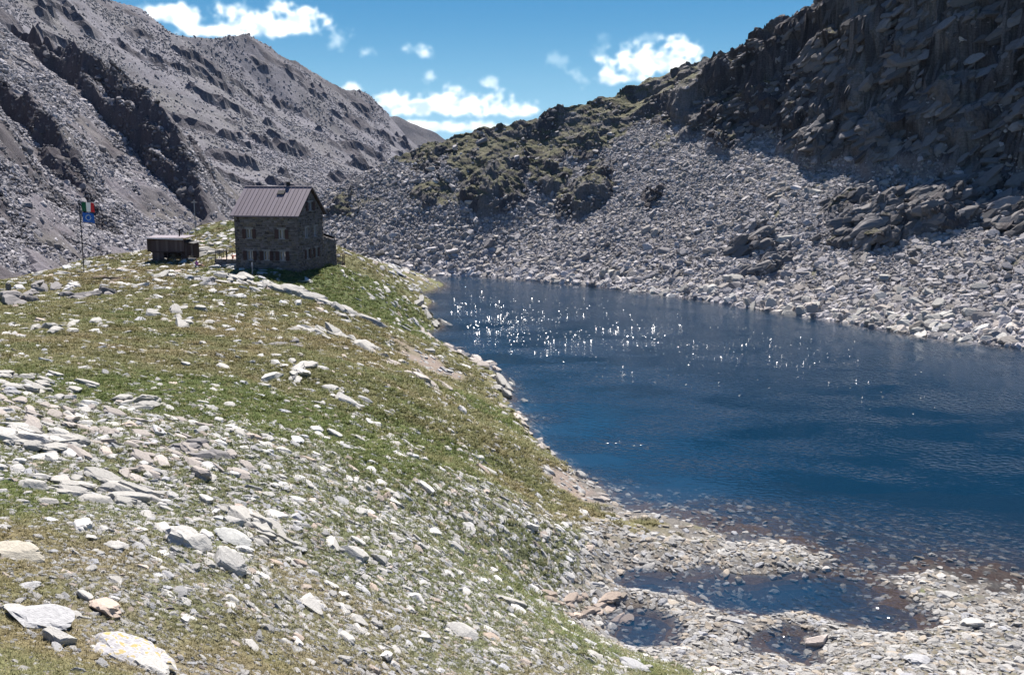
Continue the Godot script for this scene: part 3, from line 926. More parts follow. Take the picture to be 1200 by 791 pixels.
func scatter_scree() -> void:
	# the hillside across the lake
	var rows := []
	for n in 170000:
		var s := rng.randf_range(-62.0, 125.0)
		var t := table(SHORE, s) + rng.randf_range(-2.5, 46.0)
		var k := hill_cell(s, t)
		if hill_rock[k] > 0.4 and rng.randf() > 0.10:
			continue
		var h := hill_at(s, t)
		if h < -0.6 or h > 42.0:
			continue
		if turf(clampi(int((s - hill_s0) / hill_step), 0, hill_ns - 1), clampi(int((t - hill_t0) / hill_tstep), 0, hill_nt - 1)) > 0.3 and rng.randf() > 0.2:
			continue
		var q := hill_xz(s, t)
		var big := N2.get_noise_2d(q.x * 1.2, q.y * 1.2) * 0.35 + smoothstep(6.0, 0.0, h) * 0.25
		var size := 0.40 * exp(rng.randfn(0.0, 0.46) + big) * lerpf(0.8, 1.25, exp(-maxf(h, 0.0) / 7.0))
		size = clampf(size, 0.25, 2.0)
		var nrm := Vector3(-0.717 * 0.58, 0.81, 0.698 * 0.58)
		var b := stone_basis(nrm, size, 0.42)
		var v := clampf(rng.randfn(0.33, 0.08), 0.12, 0.5) * (1.15 if h < 1.6 else 1.0)
		var c := Color(v, v * 0.95, v * 0.965) if rng.randf() < 0.72 else Color(v, v * 0.92, v * 0.85)
		var m: Mesh = blocks[rng.randi() % 7] if size > 0.8 else (chunks[rng.randi() % 6] if rng.randf() < 0.6 else slabs[rng.randi() % 9])
		rows.append([size / -q.y, Transform3D(b, Vector3(q.x, h + size * rng.randf_range(-0.05, 0.2), q.y)), c, m, h])
	var order := range(rows.size())
	order.sort_custom(func(a, b): return rows[a][0] > rows[b][0])
	var n := 0
	var by := {}
	for o in order:
		var r: Array = rows[o]
		var p: Vector3 = r[1].origin
		if n < 180 and absf(p.x / p.z) < 0.5 and p.x / -p.z > -0.13:
			n += 1
			var s := MeshInstance3D.new()
			s.name = numbered("boulder")
			s.mesh = r[3]
			s.material_override = stone_mat(r[2])
			s.transform = r[1]
			add_child(s)
			var big := "huge" if r[0] * -p.z > 1.6 else ("large" if r[0] * -p.z > 1.2 else "middling")
			var tone := "brownish" if r[2].b < r[2].r * 0.9 else ("pale grey" if r[2].g > 0.40 else ("dark grey" if r[2].g < 0.28 else "mid grey"))
			var sx := p.x / -p.z
			var near_by := "the foot of the double crag" if sx < 0.02 else ("the lone crag" if sx < 0.13 else ("the open scree" if sx < 0.27 else ("the split crag" if sx < 0.4 else "the shaded cliff")))
			if r[4] < 3.0:
				tag(s, "%s %s boulder at the water's edge below %s" % [big, tone, near_by], "boulder", "boulders along the far shore")
			else:
				tag(s, "%s %s boulder lying on scree by %s" % [big, tone, near_by], "boulder", "boulders on the scree across the lake")
			continue
		if not by.has(r[3]):
			by[r[3]] = [[], PackedColorArray()]
		by[r[3]][0].append(r[1])
		by[r[3]][1].append(r[2])
	var root := Node3D.new()
	root.name = "scree"
	root.set_meta("kind", "stuff")
	add_child(root)
	tag(root, "grey scree of loose blocks above the lake", "scree")
	for m in by:
		multi("blocks", m, M.stone, by[m][0], by[m][1], "", "", root)
	print("scree ", rows.size())
	# jointed blocks that make up the crags
	by = {}
	for i in 26000:
		var s := rng.randf_range(-60.0, 118.0)
		var t := table(SHORE, s) + rng.randf_range(6.0, 66.0)
		var k := hill_cell(s, t)
		if hill_rock[k] < 0.5 or rng.randf() < 0.85 * smoothstep(40.0, 20.0, s):
			continue
		if turf(clampi(int((s - hill_s0) / hill_step), 0, hill_ns - 1), clampi(int((t - hill_t0) / hill_tstep), 0, hill_nt - 1)) > 0.3:
			continue
		var q := hill_xz(s, t)
		var h := hill_at(s, t)
		var size := clampf((0.7 + 0.5 * smoothstep(35.0, 55.0, s)) * exp(rng.randfn(0.0, 0.45)), 0.35, 2.6)
		var face := smoothstep(30.0, 46.0, s)                 # on the wall the slabs lie against the face
		var up := Vector3(lerpf(-0.35, -0.62, face) + rng.randfn(0, 0.22), lerpf(0.85, 0.42, face), lerpf(0.25, 0.60, face) + rng.randfn(0, 0.25)).normalized()
		var d := Vector3(0.75, 0.45, 0.5) + Vector3(rng.randfn(0, 0.2), rng.randfn(0, 0.2), rng.randfn(0, 0.2))
		d = (d - up * d.dot(up)).normalized()
		var b := Basis(d, up, d.cross(up)) * Basis.from_scale(Vector3(size * rng.randf_range(1.0, 2.2), size * rng.randf_range(0.6, 1.1), size))
		var v := clampf(rng.randfn(0.155, 0.04), 0.07, 0.28)
		var m: Mesh = blocks[rng.randi() % 7]
		if not by.has(m):
			by[m] = [[], PackedColorArray()]
		by[m][0].append(Transform3D(b, Vector3(q.x, h - size * 0.12, q.y)))
		by[m][1].append(Color(v, v * 0.95, v * 0.96))
	root = Node3D.new()
	root.name = "crag_blocks"
	root.set_meta("kind", "stuff")
	add_child(root)
	tag(root, "jointed dark blocks of the crags above the scree", "rock")
	for m in by:
		multi("blocks", m, M.stone, by[m][0], by[m][1], "", "", root)
	# the spur across the valley, and the mountain beyond it
	by = {}
	for i in 140000:
		var ang := rng.randf_range(-0.60, -0.24)
		var zd := rng.randf_range(140.0, 362.0)
		var x := ang * zd
		var h := spur_height(x, -zd)
		if h < -6.0:
			continue
		var size := clampf(0.52 * exp(rng.randfn(0.0, 0.42)) * (0.6 + zd / 420.0) * (1.0 + 0.5 * N2.get_noise_2d(x * 0.6, zd * 0.6)), 0.35, 3.0)
		var bare := spur_outcrop(x, -zd) > 0.5
		if bare and rng.randf() < 0.7:
			continue
		var v := clampf(rng.randfn(0.27, 0.08), 0.10, 0.46) * (0.55 if bare else 1.0)
		var m: Mesh = chunks[rng.randi() % 6]
		if not by.has(m):
			by[m] = [[], PackedColorArray()]
		by[m][0].append(Transform3D(stone_basis(Vector3(0.5, 0.8, 0.1), size, 0.45), Vector3(x, h + 0.25, -zd)))
		by[m][1].append(Color(v, v * 0.955, v * 1.0))
	for i in 60000:
		var zd := rng.randf_range(380.0, 1080.0)
		var x := -zd * rng.randf_range(0.12, 0.52)
		var h := far_height(x, -zd)
		if h < 0.0:
			continue
		var size := clampf(0.8 * exp(rng.randfn(0.0, 0.4)) * (0.5 + zd / 900.0), 0.5, 2.2)
		if N1.get_noise_2d(x * 0.25, zd * 0.25) < -0.05 and rng.randf() < 0.8:
			continue
		if far_outcrop(x, -zd) > 0.5:
			continue
		var v := clampf(rng.randfn(0.24, 0.06), 0.11, 0.42)
		var m: Mesh = chunks[rng.randi() % 6]
		if not by.has(m):
			by[m] = [[], PackedColorArray()]
		by[m][0].append(Transform3D(stone_basis(Vector3(0.5, 0.8, 0.1), size, 0.4), Vector3(x, h + 0.3, -zd)))
		by[m][1].append(Color(v, v * 0.96, v * 1.02))
	root = Node3D.new()
	root.name = "valley_scree"
	root.set_meta("kind", "stuff")
	add_child(root)
	tag(root, "scree covering the mountain side across the valley", "scree")
	for m in by:
		multi("blocks", m, M.stone, by[m][0], by[m][1], "", "", root)

# ------------------------------------------------------------------ grass
func tuft_mesh(sd: int, n: int, spread: float) -> ArrayMesh:
	var r := RandomNumberGenerator.new()
	r.seed = sd
	var st := SurfaceTool.new()
	st.begin(Mesh.PRIMITIVE_TRIANGLES)
	for k in n:
		var a := r.randf() * TAU
		var d := Vector3(cos(a), 0, sin(a))
		var base := Vector3(r.randfn(0, spread), 0, r.randfn(0, spread))
		var side := Vector3(-d.z, 0, d.x) * r.randf_range(0.035, 0.07)
		var mid := base + d * r.randf_range(0.08, 0.28) + Vector3.UP * r.randf_range(0.35, 0.6)
		var tip := base + d * r.randf_range(0.3, 0.75) + Vector3.UP * r.randf_range(0.5, 1.0)
		for v in [base - side, mid - side, base + side, base + side, mid - side, mid + side, mid - side, tip, mid + side]:
			st.add_vertex(v)
	st.generate_normals()
	return st.commit()

func scatter_grass() -> void:
	var kinds := []
	for k in 4:
		kinds.append(tuft_mesh(500 + k, 16, 0.32))
	var xfs := [[], [], [], []]
	var cols := [PackedColorArray(), PackedColorArray(), PackedColorArray(), PackedColorArray()]
	for n in 300000:
		var ang := rng.randf_range(-0.60, 0.58)
		var zd := 10.5 * pow(15.0, pow(rng.randf(), 0.8))
		var x := ang * zd
		var z := -zd
		var h := ground(x, z)
		if h < 0.28 or h > 17.0:
			continue
		var so := field(F_soil, x, z) + N2.get_noise_2d(x * 2.2 - 200.0, z * 2.2) * 0.3
		if so > 0.45:
			continue
		var st := field(F_stone, x, z) + N2.get_noise_2d(x * 2.0, z * 2.0 + 500.0) * 0.5
		if rng.randf() < smoothstep(0.75, 1.5, st) * (0.95 if h < 1.2 else 0.5):
			continue
		if h < 0.9 and N2.get_noise_2d(x * 4.0, z * 4.0) + field(F_green, x, z) < 0.35:
			continue
		var c := ground_tone(x, z, h)
		c *= rng.randf_range(0.8, 1.35)
		if rng.randf() < 0.18:
			c = c.lerp(Color(0.34, 0.29, 0.17), 0.5)
		c.a = 1.0
		var s := clampf(zd * 0.0030, 0.05, 0.22) * rng.randf_range(0.8, 2.0)
		var b := Basis(Vector3.UP, rng.randf() * TAU) * Basis.from_scale(Vector3(s * 1.2, s * rng.randf_range(0.45, 0.8), s * 1.2))
		var k := rng.randi() % 4
		xfs[k].append(Transform3D(b, Vector3(x, h - 0.01, z)))
		cols[k].append(c)
	var root := Node3D.new()
	root.name = "grass"
	root.set_meta("kind", "stuff")
	add_child(root)
	tag(root, "short dry alpine grass on the slope and knoll", "grass")
	for k in 4:
		multi("grass_tufts", kinds[k], M.grass, xfs[k], cols[k], "", "", root)
	print("grass ", xfs[0].size() * 4)


# ------------------------------------------------------------------ rock ledges and single stones
func outcrop(a: Array, b: Array, wide: float, size: float, n: int, label: String, tone: Color, blocky := 0.3, sd := 0) -> void:
	var r := RandomNumberGenerator.new()
	r.seed = 900 + sd + int(a[0]) * 7 + int(b[1])
	var p0 := hit(a[0], a[1])
	var p1 := hit(b[0], b[1])
	var mid := (p0 + p1) * 0.5
	mid.y = ground(mid.x, mid.z)
	var o := thing("rock_outcrop", label, "rock", mid, 0.0, "bedrock ledges on the knoll")
	var dir := p1 - p0
	dir.y = 0
	var ln := dir.length()
	dir = dir.normalized()
	var side := Vector3(-dir.z, 0, dir.x)
	for k in n:
		var f := (k + r.randf_range(0.2, 0.8)) / n
		var p := p0 + dir * ln * f + side * r.randfn(0.0, wide * 0.5)
		var h := ground(p.x, p.z)
		var s := size * r.randf_range(0.6, 1.35)
		var up := (ground_normal(p.x, p.z) + Vector3(r.randfn(-0.06, 0.10), 0, r.randfn(0.05, 0.10))).normalized()
		var d := (dir + side * r.randfn(0, 0.18))
		d = (d - up * d.dot(up)).normalized()
		var bas := Basis(d, up, d.cross(up)) * Basis.from_scale(Vector3(s * r.randf_range(1.1, 1.9), s * r.randf_range(0.7, 1.3), s * r.randf_range(0.7, 1.1)))
		var m: Mesh = blocks[r.randi() % 7] if r.randf() < blocky else slabs[r.randi() % 9]
		var v := r.randf_range(0.78, 1.2)
		part("slab", m, stone_mat(Color(tone.r * v, tone.g * v, tone.b * v)), o, Transform3D(bas, Vector3(p.x, h + s * r.randf_range(0.0, 0.10), p.z) - mid))

func outcrops() -> void:
	var g := Color(0.34, 0.33, 0.31)
	var k := Color(0.20, 0.19, 0.19)
	var pink := Color(0.37, 0.335, 0.31)
	outcrop([258, 324], [300, 338], 2.2, 1.5, 12, "pale rib of bedrock in the grass in front of the stone hut", g)
	outcrop([322, 338], [425, 376], 1.6, 1.5, 22, "long pale ledge of bedrock between the hut's lawn and brown turf", g)
	outcrop([392, 388], [440, 415], 3.0, 1.2, 22, "blocky jointed outcrop above the pink bare soil", g, 0.6)
	outcrop([442, 415], [520, 462], 2.4, 1.1, 20, "slanting slabs along the edge of the pink bare soil", pink)
	outcrop([348, 424], [335, 450], 1.5, 1.2, 9, "smooth whitish slab patch in mid meadow", Color(0.42, 0.41, 0.39))
	outcrop([212, 362], [244, 388], 3.0, 1.1, 16, "scatter of flat grey slabs in the brown turf of the knoll", g)
	outcrop([340, 385], [372, 392], 1.4, 0.9, 8, "small pile of angular pale blocks on the knoll", g, 0.8)
	outcrop([300, 405], [362, 408], 1.2, 0.8, 9, "low broken ledge with a dark face in the meadow", k, 0.5)
	outcrop([14, 362], [58, 334], 1.6, 1.4, 16, "dark overhanging ledge on the edge of the knoll", k, 0.5)
	outcrop([78, 350], [125, 344], 1.2, 1.4, 9, "dark mossy ledge below the flagpole", k)
	outcrop([112, 328], [150, 326], 1.0, 0.9, 7, "brownish broken ledge close to the flagpole", Color(0.22, 0.17, 0.13), 0.5)
	outcrop([62, 392], [112, 378], 1.2, 0.9, 9, "low grey slabs flush with the grass below the dark ledge", g)
	outcrop([0, 440], [62, 462], 3.0, 0.65, 36, "stepped pale slabs at the foot of the knoll's path", g)
	outcrop([0, 505], [84, 526], 1.2, 0.7, 24, "broad smooth slab band above the dark grass", Color(0.38, 0.36, 0.35))
	outcrop([40, 470], [240, 562], 3.4, 0.5, 80, "wide band of broken tan slabs crossing the slope", pink)
	outcrop([75, 566], [165, 590], 1.5, 0.6, 30, "tilted grey outcrop split by dark joints", g, 0.45)
	outcrop([140, 478], [185, 474], 1.0, 0.9, 7, "rounded grey slab top standing proud of the green hollow", g)
	outcrop([205, 528], [256, 536], 0.8, 0.65, 8, "dark blocky boulders side by side in the stony band", Color(0.22, 0.20, 0.20), 0.9)
	outcrop([482, 346], [512, 385], 2.6, 1.5, 18, "pale ledges stepping down to the lake below the lawn", g)
	outcrop([500, 392], [582, 436], 1.6, 1.4, 22, "long whitish ledge running along the lake shore", Color(0.42, 0.40, 0.37))
	outcrop([580, 442], [598, 470], 1.2, 1.1, 10, "grey blocks above the green cove of the shore", g, 0.7)
	outcrop([596, 480], [640, 530], 0.8, 0.8, 14, "low slabs lining the water below the shore path", pink)
	outcrop([640, 702], [722, 712], 0.9, 0.6, 20, "tan and rusty slabs beside the thin end of the pool", Color(0.40, 0.33, 0.28), 0.0)
	outcrop([205, 300], [246, 296], 2.6, 1.4, 20, "heap of whitish boulders between shed and terrace", Color(0.40, 0.39, 0.38), 0.6)
	outcrop([182, 326], [212, 322], 1.2, 1.2, 7, "dark boulders with pale tops in front of the shed", Color(0.27, 0.26, 0.26), 0.7)
	outcrop([240, 326], [252, 334], 1.0, 1.1, 5, "grey boulders below the terrace", Color(0.27, 0.26, 0.27), 0.8)
	outcrop([250, 314], [276, 313], 0.5, 1.0, 4, "whitish boulders at the foot of the terrace wall", Color(0.42, 0.42, 0.43), 0.3)
	outcrop([280, 600], [330, 640], 1.0, 0.6, 14, "thin tilted slabs beside the broad whitish stone", g)
	outcrop([700, 584], [712, 588], 0.8, 0.5, 6, "tan slabs on the little gravel point", pink)

func single(px: float, py: float, wide_px: float, squash: float, kind: int, label: String, tone: Color, turn := 0.0, mat: Material = null) -> void:
	var p := hit(px, py)
	var s := wide_px / FOCAL * -p.z / 1.0
	var m: Mesh = slabs[kind % 9] if kind < 9 else blocks[kind % 7]
	var up := (ground_normal(p.x, p.z) + Vector3(0, 0, 0.30)).normalized()
	var d := Vector3(cos(turn), 0, sin(turn))
	d = (d - up * d.dot(up)).normalized()
	var o := part("stone", m, mat if mat else stone_mat(tone), self, Transform3D(Basis(d, up, d.cross(up)) * Basis.from_scale(Vector3(s, s * squash, s * 0.9)), p + Vector3.UP * s * 0.08))
	tag(o, label, "stone", "loose stones on the grassy slope")

func singles() -> void:
	var w := Color(0.43, 0.42, 0.42)
	single(220, 642, 54, 1.3, 0, "broad whitish stone with a pinkish lower edge in dry grass", w, 0.1)
	single(270, 636, 44, 0.6, 3, "low flat white stone next to the broad whitish stone", Color(0.46, 0.46, 0.44), 0.05)
	single(46, 732, 84, 0.45, 1, "long arched grey slab over a dark gap", Color(0.38, 0.38, 0.40), 0.1)
	single(68, 752, 42, 0.9, 10, "square grey stone under the arched slab", w, 0.4)
	single(150, 772, 96, 0.5, 5, "large grey slab spotted with yellow lichen", w, 0.15, M.lichen)
	single(175, 786, 60, 0.6, 6, "pale slab leaning on the lichen spotted slab", w, 0.3)
	single(366, 714, 42, 0.7, 2, "tilted pale slab with a shaded edge in straw grass", w, 0.6)
	single(404, 472, 34, 0.6, 4, "flat tilted slab in the green meadow", w, 0.5)
	single(386, 458, 22, 0.7, 7, "small rounded stone above the tilted meadow slab", w, 0.2)
	single(20, 656, 66, 0.6, 8, "long tan slab at the edge of the tawny grass", Color(0.40, 0.37, 0.31), -0.1)
	single(16, 722, 28, 0.9, 11, "squarish white stone in tawny grass", w, 0.0)
	single(266, 668, 44, 0.8, 12, "cracked pale boulder with a dark underside in the turf", w, 0.3)
	single(415, 655, 32, 0.9, 13, "bulky white stone in a pair on the gravelly slope", w, 0.0)
	single(444, 660, 22, 1.0, 9, "smaller round white stone of the pair on the gravelly slope", w, 0.3)
	single(1077, 778, 28, 0.8, 0, "smooth bluish white stone on the shore gravel", Color(0.42, 0.43, 0.46), 0.1)
	single(958, 756, 30, 0.9, 10, "pinkish grey boulder beside the small round pool", Color(0.42, 0.37, 0.34), 0.2)
	single(1112, 700, 24, 0.6, 2, "flat white stone by the grassy patch of the gravel bar", w, 0.0)
	single(1140, 735, 26, 1.0, 11, "pale rounded boulder on the gravel bar", w, 0.2)
	single(540, 745, 40, 0.6, 3, "flat pale slab sunk into the gravelly slope", w, 0.1)
	single(740, 782, 40, 0.6, 5, "grey slab with a dark shaded front on the stony slope", Color(0.36, 0.36, 0.37), 0.2)
	single(680, 560, 14, 1.2, 12, "grey boulder on the gravel point at the lake", w, 0.0)

# ------------------------------------------------------------------ the hut and what stands round it
func box(called: String, size: Vector3, pos: Vector3, mat: Material, parent: Node, rot := Vector3.ZERO) -> MeshInstance3D:
	var b := BoxMesh.new()
	b.size = size
	return part(called, b, mat, parent, Transform3D(Basis.from_euler(rot), pos))

func rod(called: String, a: Vector3, b: Vector3, r: float, mat: Material, parent: Node) -> MeshInstance3D:
	var c := CylinderMesh.new()
	c.top_radius = r
	c.bottom_radius = r
	c.height = a.distance_to(b)
	c.radial_segments = 8
	c.rings = 1
	var up := (b - a).normalized()
	var x := up.cross(Vector3.RIGHT if absf(up.x) < 0.9 else Vector3.UP).normalized()
	return part(called, c, mat, parent, Transform3D(Basis(x, up, x.cross(up)), (a + b) * 0.5))

func in_hole(x0: float, x1: float, y0: float, y1: float, holes: Array) -> bool:
	for h in holes:
		if x1 > h[0] and x0 < h[1] and y1 > h[2] and y0 < h[3]:
			return true
	return false

# wall in its own frame: x along, y up, outside towards +z; stone by stone over a core, with openings [x0, x1, y0, y1]
func stone_wall(w: float, top: Callable, peak: float, holes: Array, sd: int, parent: Node, xf: Transform3D) -> MeshInstance3D:
	var r := RandomNumberGenerator.new()
	r.seed = sd
	# core with openings
	var xs := [0.0, w]
	var ys := [0.0, top.call(0.0), top.call(w), peak]
	for h in holes:
		xs.append_array([h[0], h[1]])
		ys.append_array([h[2], h[3]])
	var x := 0.0
	while x < w:
		xs.append(x)
		x += 0.4
	xs.sort()
	ys.sort()
	var st := SurfaceTool.new()
	st.begin(Mesh.PRIMITIVE_TRIANGLES)
	for i in xs.size() - 1:
		for j in ys.size() - 1:
			var x0: float = xs[i]
			var x1: float = xs[i + 1]
			if x1 - x0 < 0.001 or ys[j + 1] - ys[j] < 0.001:
				continue
			if in_hole(x0 + 0.001, x1 - 0.001, ys[j] + 0.001, ys[j + 1] - 0.001, holes):
				continue
			var ta: float = top.call(x0)
			var tb: float = top.call(x1)
			var a0 := minf(ys[j], ta)
			var a1 := minf(ys[j + 1], ta)
			var b0 := minf(ys[j], tb)
			var b1 := minf(ys[j + 1], tb)
			if a1 - a0 < 0.001 and b1 - b0 < 0.001:
				continue
			var f := [Vector3(x0, a0, 0), Vector3(x1, b0, 0), Vector3(x1, b1, 0), Vector3(x0, a1, 0)]
			var g := []
			for p in f:
				g.append(p - Vector3(0, 0, 0.45))
			for q in [[f[0], f[3], f[2], f[1]], [g[0], g[1], g[2], g[3]], [f[3], g[3], g[2], f[2]], [f[0], f[1], g[1], g[0]], [f[0], g[0], g[3], f[3]], [f[1], f[2], g[2], g[1]]]:
				for v in [q[0], q[1], q[2], q[0], q[2], q[3]]:
					st.add_vertex(v)
	st.generate_normals()
	var wall := part("wall", st.commit(), M.mortar, parent, xf)
	# face stones, each with bevelled edges
	st = SurfaceTool.new()
	st.begin(Mesh.PRIMITIVE_TRIANGLES)
	st.set_smooth_group(-1)
	var y := 0.0
	while y < peak:
		var ch := r.randf_range(0.16, 0.30)
		x = -r.randf() * 0.3
		while x < w:
			var ln := r.randf_range(0.18, 0.55)
			var x0 := maxf(x, 0.0) + 0.012
			var x1 := minf(x + ln, w) - 0.012
			x += ln
			var y0 := y + 0.012
			var y1 := y + ch - 0.012 + r.randf_range(-0.09, 0.04)
			if x1 - x0 < 0.06:
				continue
			var tm: float = minf(top.call(x0), top.call(x1))
			y1 = minf(y1, tm)
			if y1 - y0 < 0.05 or in_hole(x0, x1, y0, y1, holes):
				continue
			var d := r.randf_range(0.02, 0.07)
			var v := clampf(r.randfn(0.165, 0.045), 0.07, 0.32)
			st.set_color(Color(v * 1.05, v * 0.95, v * 1.0) if r.randf() < 0.7 else Color(v * 1.1, v * 0.95, v * 0.8))
			var b := 0.025
			var o := [Vector3(x0, y0, 0.0), Vector3(x1, y0, 0.0), Vector3(x1, y1, 0.0), Vector3(x0, y1, 0.0)]
			var u := [Vector3(x0 + b, y0 + b, d), Vector3(x1 - b, y0 + b, d), Vector3(x1 - b, y1 - b, d), Vector3(x0 + b, y1 - b, d)]
			for e in 4:
				u[e] += Vector3(r.randf_range(-0.05, 0.03), r.randf_range(-0.04, 0.04), r.randf_range(-0.02, 0.02))
			for q in [[u[0], u[3], u[2], u[1]], [o[0], u[0], u[1], o[1]], [o[1], u[1], u[2], o[2]], [o[2], u[2], u[3], o[3]], [o[3], u[3], u[0], o[0]]]:
				for p in [q[0], q[1], q[2], q[0], q[2], q[3]]:
					st.add_vertex(p)
		y += ch
	st.generate_normals()
	var face := part("face_stones", st.commit(), M.masonry, wall)
	face.set_meta("kind", "stuff")
	return wall

func window_at(parent: Node, xf: Transform3D, c: Vector2, w: float, h: float, shutters: bool) -> void:
	var n := Node3D.new()
	n.name = "window"
	n.transform = xf * Transform3D(Basis(), Vector3(c.x, c.y, 0))
	parent.add_child(n, true)
	box("pane", Vector3(w, h, 0.02), Vector3(0, 0, -0.16), M.glass, n)
	for s in [-1, 1]:
		box("frame", Vector3(0.07, h, 0.07), Vector3(s * (w * 0.5 - 0.035), 0, -0.13), M.white, n)
		box("frame", Vector3(w - 0.14, 0.07, 0.07), Vector3(0, s * (h * 0.5 - 0.035), -0.13), M.white, n)
		box("curtain", Vector3(w * 0.13, h - 0.16, 0.02), Vector3(s * w * 0.17, 0, -0.21), M.white, n)
		if shutters:
			var sh := box("shutter", Vector3(w * 0.55, h, 0.05), Vector3(s * (w * 0.5 + w * 0.30), 0, 0.10), M.shutter, n)
			for k in 3:
				box("batten", Vector3(w * 0.5, 0.07, 0.03), Vector3(0, (k - 1) * h * 0.36, 0.04), M.shutter, sh)
	box("mullion", Vector3(0.11, h - 0.14, 0.07), Vector3(0, 0, -0.13), M.white, n)
	box("sill", Vector3(w + 0.2, 0.08, 0.34), Vector3(0, -h * 0.5 - 0.04, -0.02), M.lintel, n)
	box("lintel", Vector3(w + 0.3, 0.18, 0.2), Vector3(0, h * 0.5 + 0.09, -0.03), M.lintel, n)

func hut() -> void:
	var turn := deg_to_rad(-11.9)
	var w := 7.5
	var d := 7.3
	var he := 6.55
	var rise := 2.85
	var base := Vector3(-26.58, 8.2, -114.34)
	var o := thing("stone_hut", "three storey stone mountain hut with a reddish metal gable roof", "hut", base, turn)
	var low := 1.6                                            # the walls go on down into the slope
	var flat := func(_x): return he + low
	var gable := func(x): return he + low + rise * (1.0 - absf(x - d * 0.5) / (d * 0.5))
	var front := Transform3D(Basis(), Vector3(-w * 0.5, -low, d * 0.5))
	var right := Transform3D(Basis(Vector3.UP, PI * 0.5), Vector3(w * 0.5, -low, d * 0.5))
	var back := Transform3D(Basis(Vector3.UP, PI), Vector3(w * 0.5, -low, -d * 0.5))
	var left := Transform3D(Basis(Vector3.UP, -PI * 0.5), Vector3(-w * 0.5, -low, -d * 0.5))
	var fw := [[1.77, 4.42, 0.75, 1.05], [5.66, 4.42, 0.75, 1.05], [1.77, 2.0, 0.75, 1.05], [3.76, 2.0, 0.75, 1.05], [5.66, 2.0, 0.75, 1.05]]
	var rw := [[2.5, 4.45, 0.85, 1.2], [5.0, 4.45, 0.85, 1.2], [2.5, 2.05, 0.8, 1.05], [5.0, 2.05, 0.8, 1.05], [3.65, 7.35, 1.1, 0.95]]
	for side in [[front, fw, flat, he + low, w, 1], [right, rw, gable, he + low + rise, d, 2], [back, [], flat, he + low, w, 3], [left, rw, gable, he + low + rise, d, 4]]:
		var holes := []
		for q in side[1]:
			holes.append([q[0] - q[2] * 0.5, q[0] + q[2] * 0.5, q[1] + low - q[3] * 0.5, q[1] + low + q[3] * 0.5])
		stone_wall(side[4], side[2], side[3], holes, 40 + side[5], o, side[0])
		for q in side[1]:
			window_at(o, side[0], Vector2(q[0], q[1] + low), q[2], q[3], side[5] == 1 or q[1] > 6.0 or q[1] < 3.0)
	box("floor", Vector3(w - 0.95, 0.2, d - 0.95), Vector3(0, 3.1, 0), M.timber, o)
	box("floor", Vector3(w - 0.95, 0.2, d - 0.95), Vector3(0, 5.6, 0), M.timber, o)
	# roof: metal sheets with standing seams, on both slopes
	var roof := Node3D.new()
	roof.name = "roof"
	o.add_child(roof)
	var a := atan2(rise, d * 0.5)
	var ln := d * 0.5 / cos(a) + 0.40
	var n := 17
	var pw := (w + 0.7) / n
	for s in [1, -1]:
		for k in n:
			var px := -(w + 0.7) * 0.5 + (k + 0.5) * pw
			var mid := Vector3(px, he + rise - sin(a) * ln * 0.5 + 0.10, s * cos(a) * ln * 0.5)
			var sh := box("sheet", Vector3(pw - 0.004, 0.03, ln), mid, M.roof_sheets[(k * 5 + s) % 3], roof, Vector3(s * a, 0, 0))
			box("seam", Vector3(0.04, 0.045, ln), Vector3(pw * 0.5, 0.035, 0), M.roof_sheets[0], sh)
		box("deck", Vector3(w + 0.62, 0.10, ln - 0.05), Vector3(0, he + rise - sin(a) * ln * 0.5 + 0.02, s * cos(a) * ln * 0.5), M.timber, roof, Vector3(s * a, 0, 0))
		box("fascia", Vector3(w + 0.7, 0.16, 0.04), Vector3(0, he + rise - sin(a) * ln + 0.05, s * (cos(a) * ln + 0.03)), M.roof_sheets[0], roof)
	rod("ridge_cap", Vector3(-(w + 0.7) * 0.5, he + rise + 0.12, 0), Vector3((w + 0.7) * 0.5, he + rise + 0.12, 0), 0.09, M.roof_sheets[1], roof)
	var sk := Vector3(0.75, he + rise - 0.62, 0.88)
	box("skylight", Vector3(0.85, 0.16, 0.62), sk + Vector3(0, 0.12, 0), M.dark, roof, Vector3(a, 0, 0))
	var ch := box("chimney", Vector3(0.35, 0.75, 0.35), Vector3(1.1, he + rise + 0.25, -0.3), M.dark, roof)
	box("chimney_cap", Vector3(0.5, 0.06, 0.5), Vector3(0, 0.42, 0), M.dark, ch)
	# lean-to at the back
	var an := Node3D.new()
	an.name = "lean_to"
	o.add_child(an)
	var ad := 4.6
	var slope := func(x): return low + 3.9 - 0.20 * x
	stone_wall(ad, slope, low + 3.95, [[1.4, 1.75, low + 1.9, low + 2.6]], 61, an, Transform3D(Basis(Vector3.UP, PI * 0.5), Vector3(w * 0.5 - 0.3, -low, -d * 0.5)))
	stone_wall(w - 1.0, func(_x): return low + 3.2, low + 3.25, [], 62, an, Transform3D(Basis(Vector3.UP, PI), Vector3(w * 0.5 - 0.3, -low, -d * 0.5 - ad)))
	box("lean_to_roof", Vector3(w - 0.4, 0.09, ad + 0.5), Vector3(-0.25, 3.72, -d * 0.5 - ad * 0.5 - 0.15), M.dark, an, Vector3(-0.2, 0, 0))
	box("pane", Vector3(0.34, 0.7, 0.02), Vector3(w * 0.5 - 0.45, 2.25, -d * 0.5 - 1.57), M.glass, an, Vector3(0, PI * 0.5, 0))
	# terrace on the far side of the front corner
	var t := thing("terrace", "walled stone terrace with a thin dark railing beside the hut", "terrace", base + Basis(Vector3.UP, turn) * Vector3(-w * 0.5 - 1.45, 0, d * 0.5 - 2.2), turn)
	stone_wall(2.9, func(_x): return 2.35, 2.4, [], 71, t, Transform3D(Basis(), Vector3(-1.45, -0.9, 1.7)))
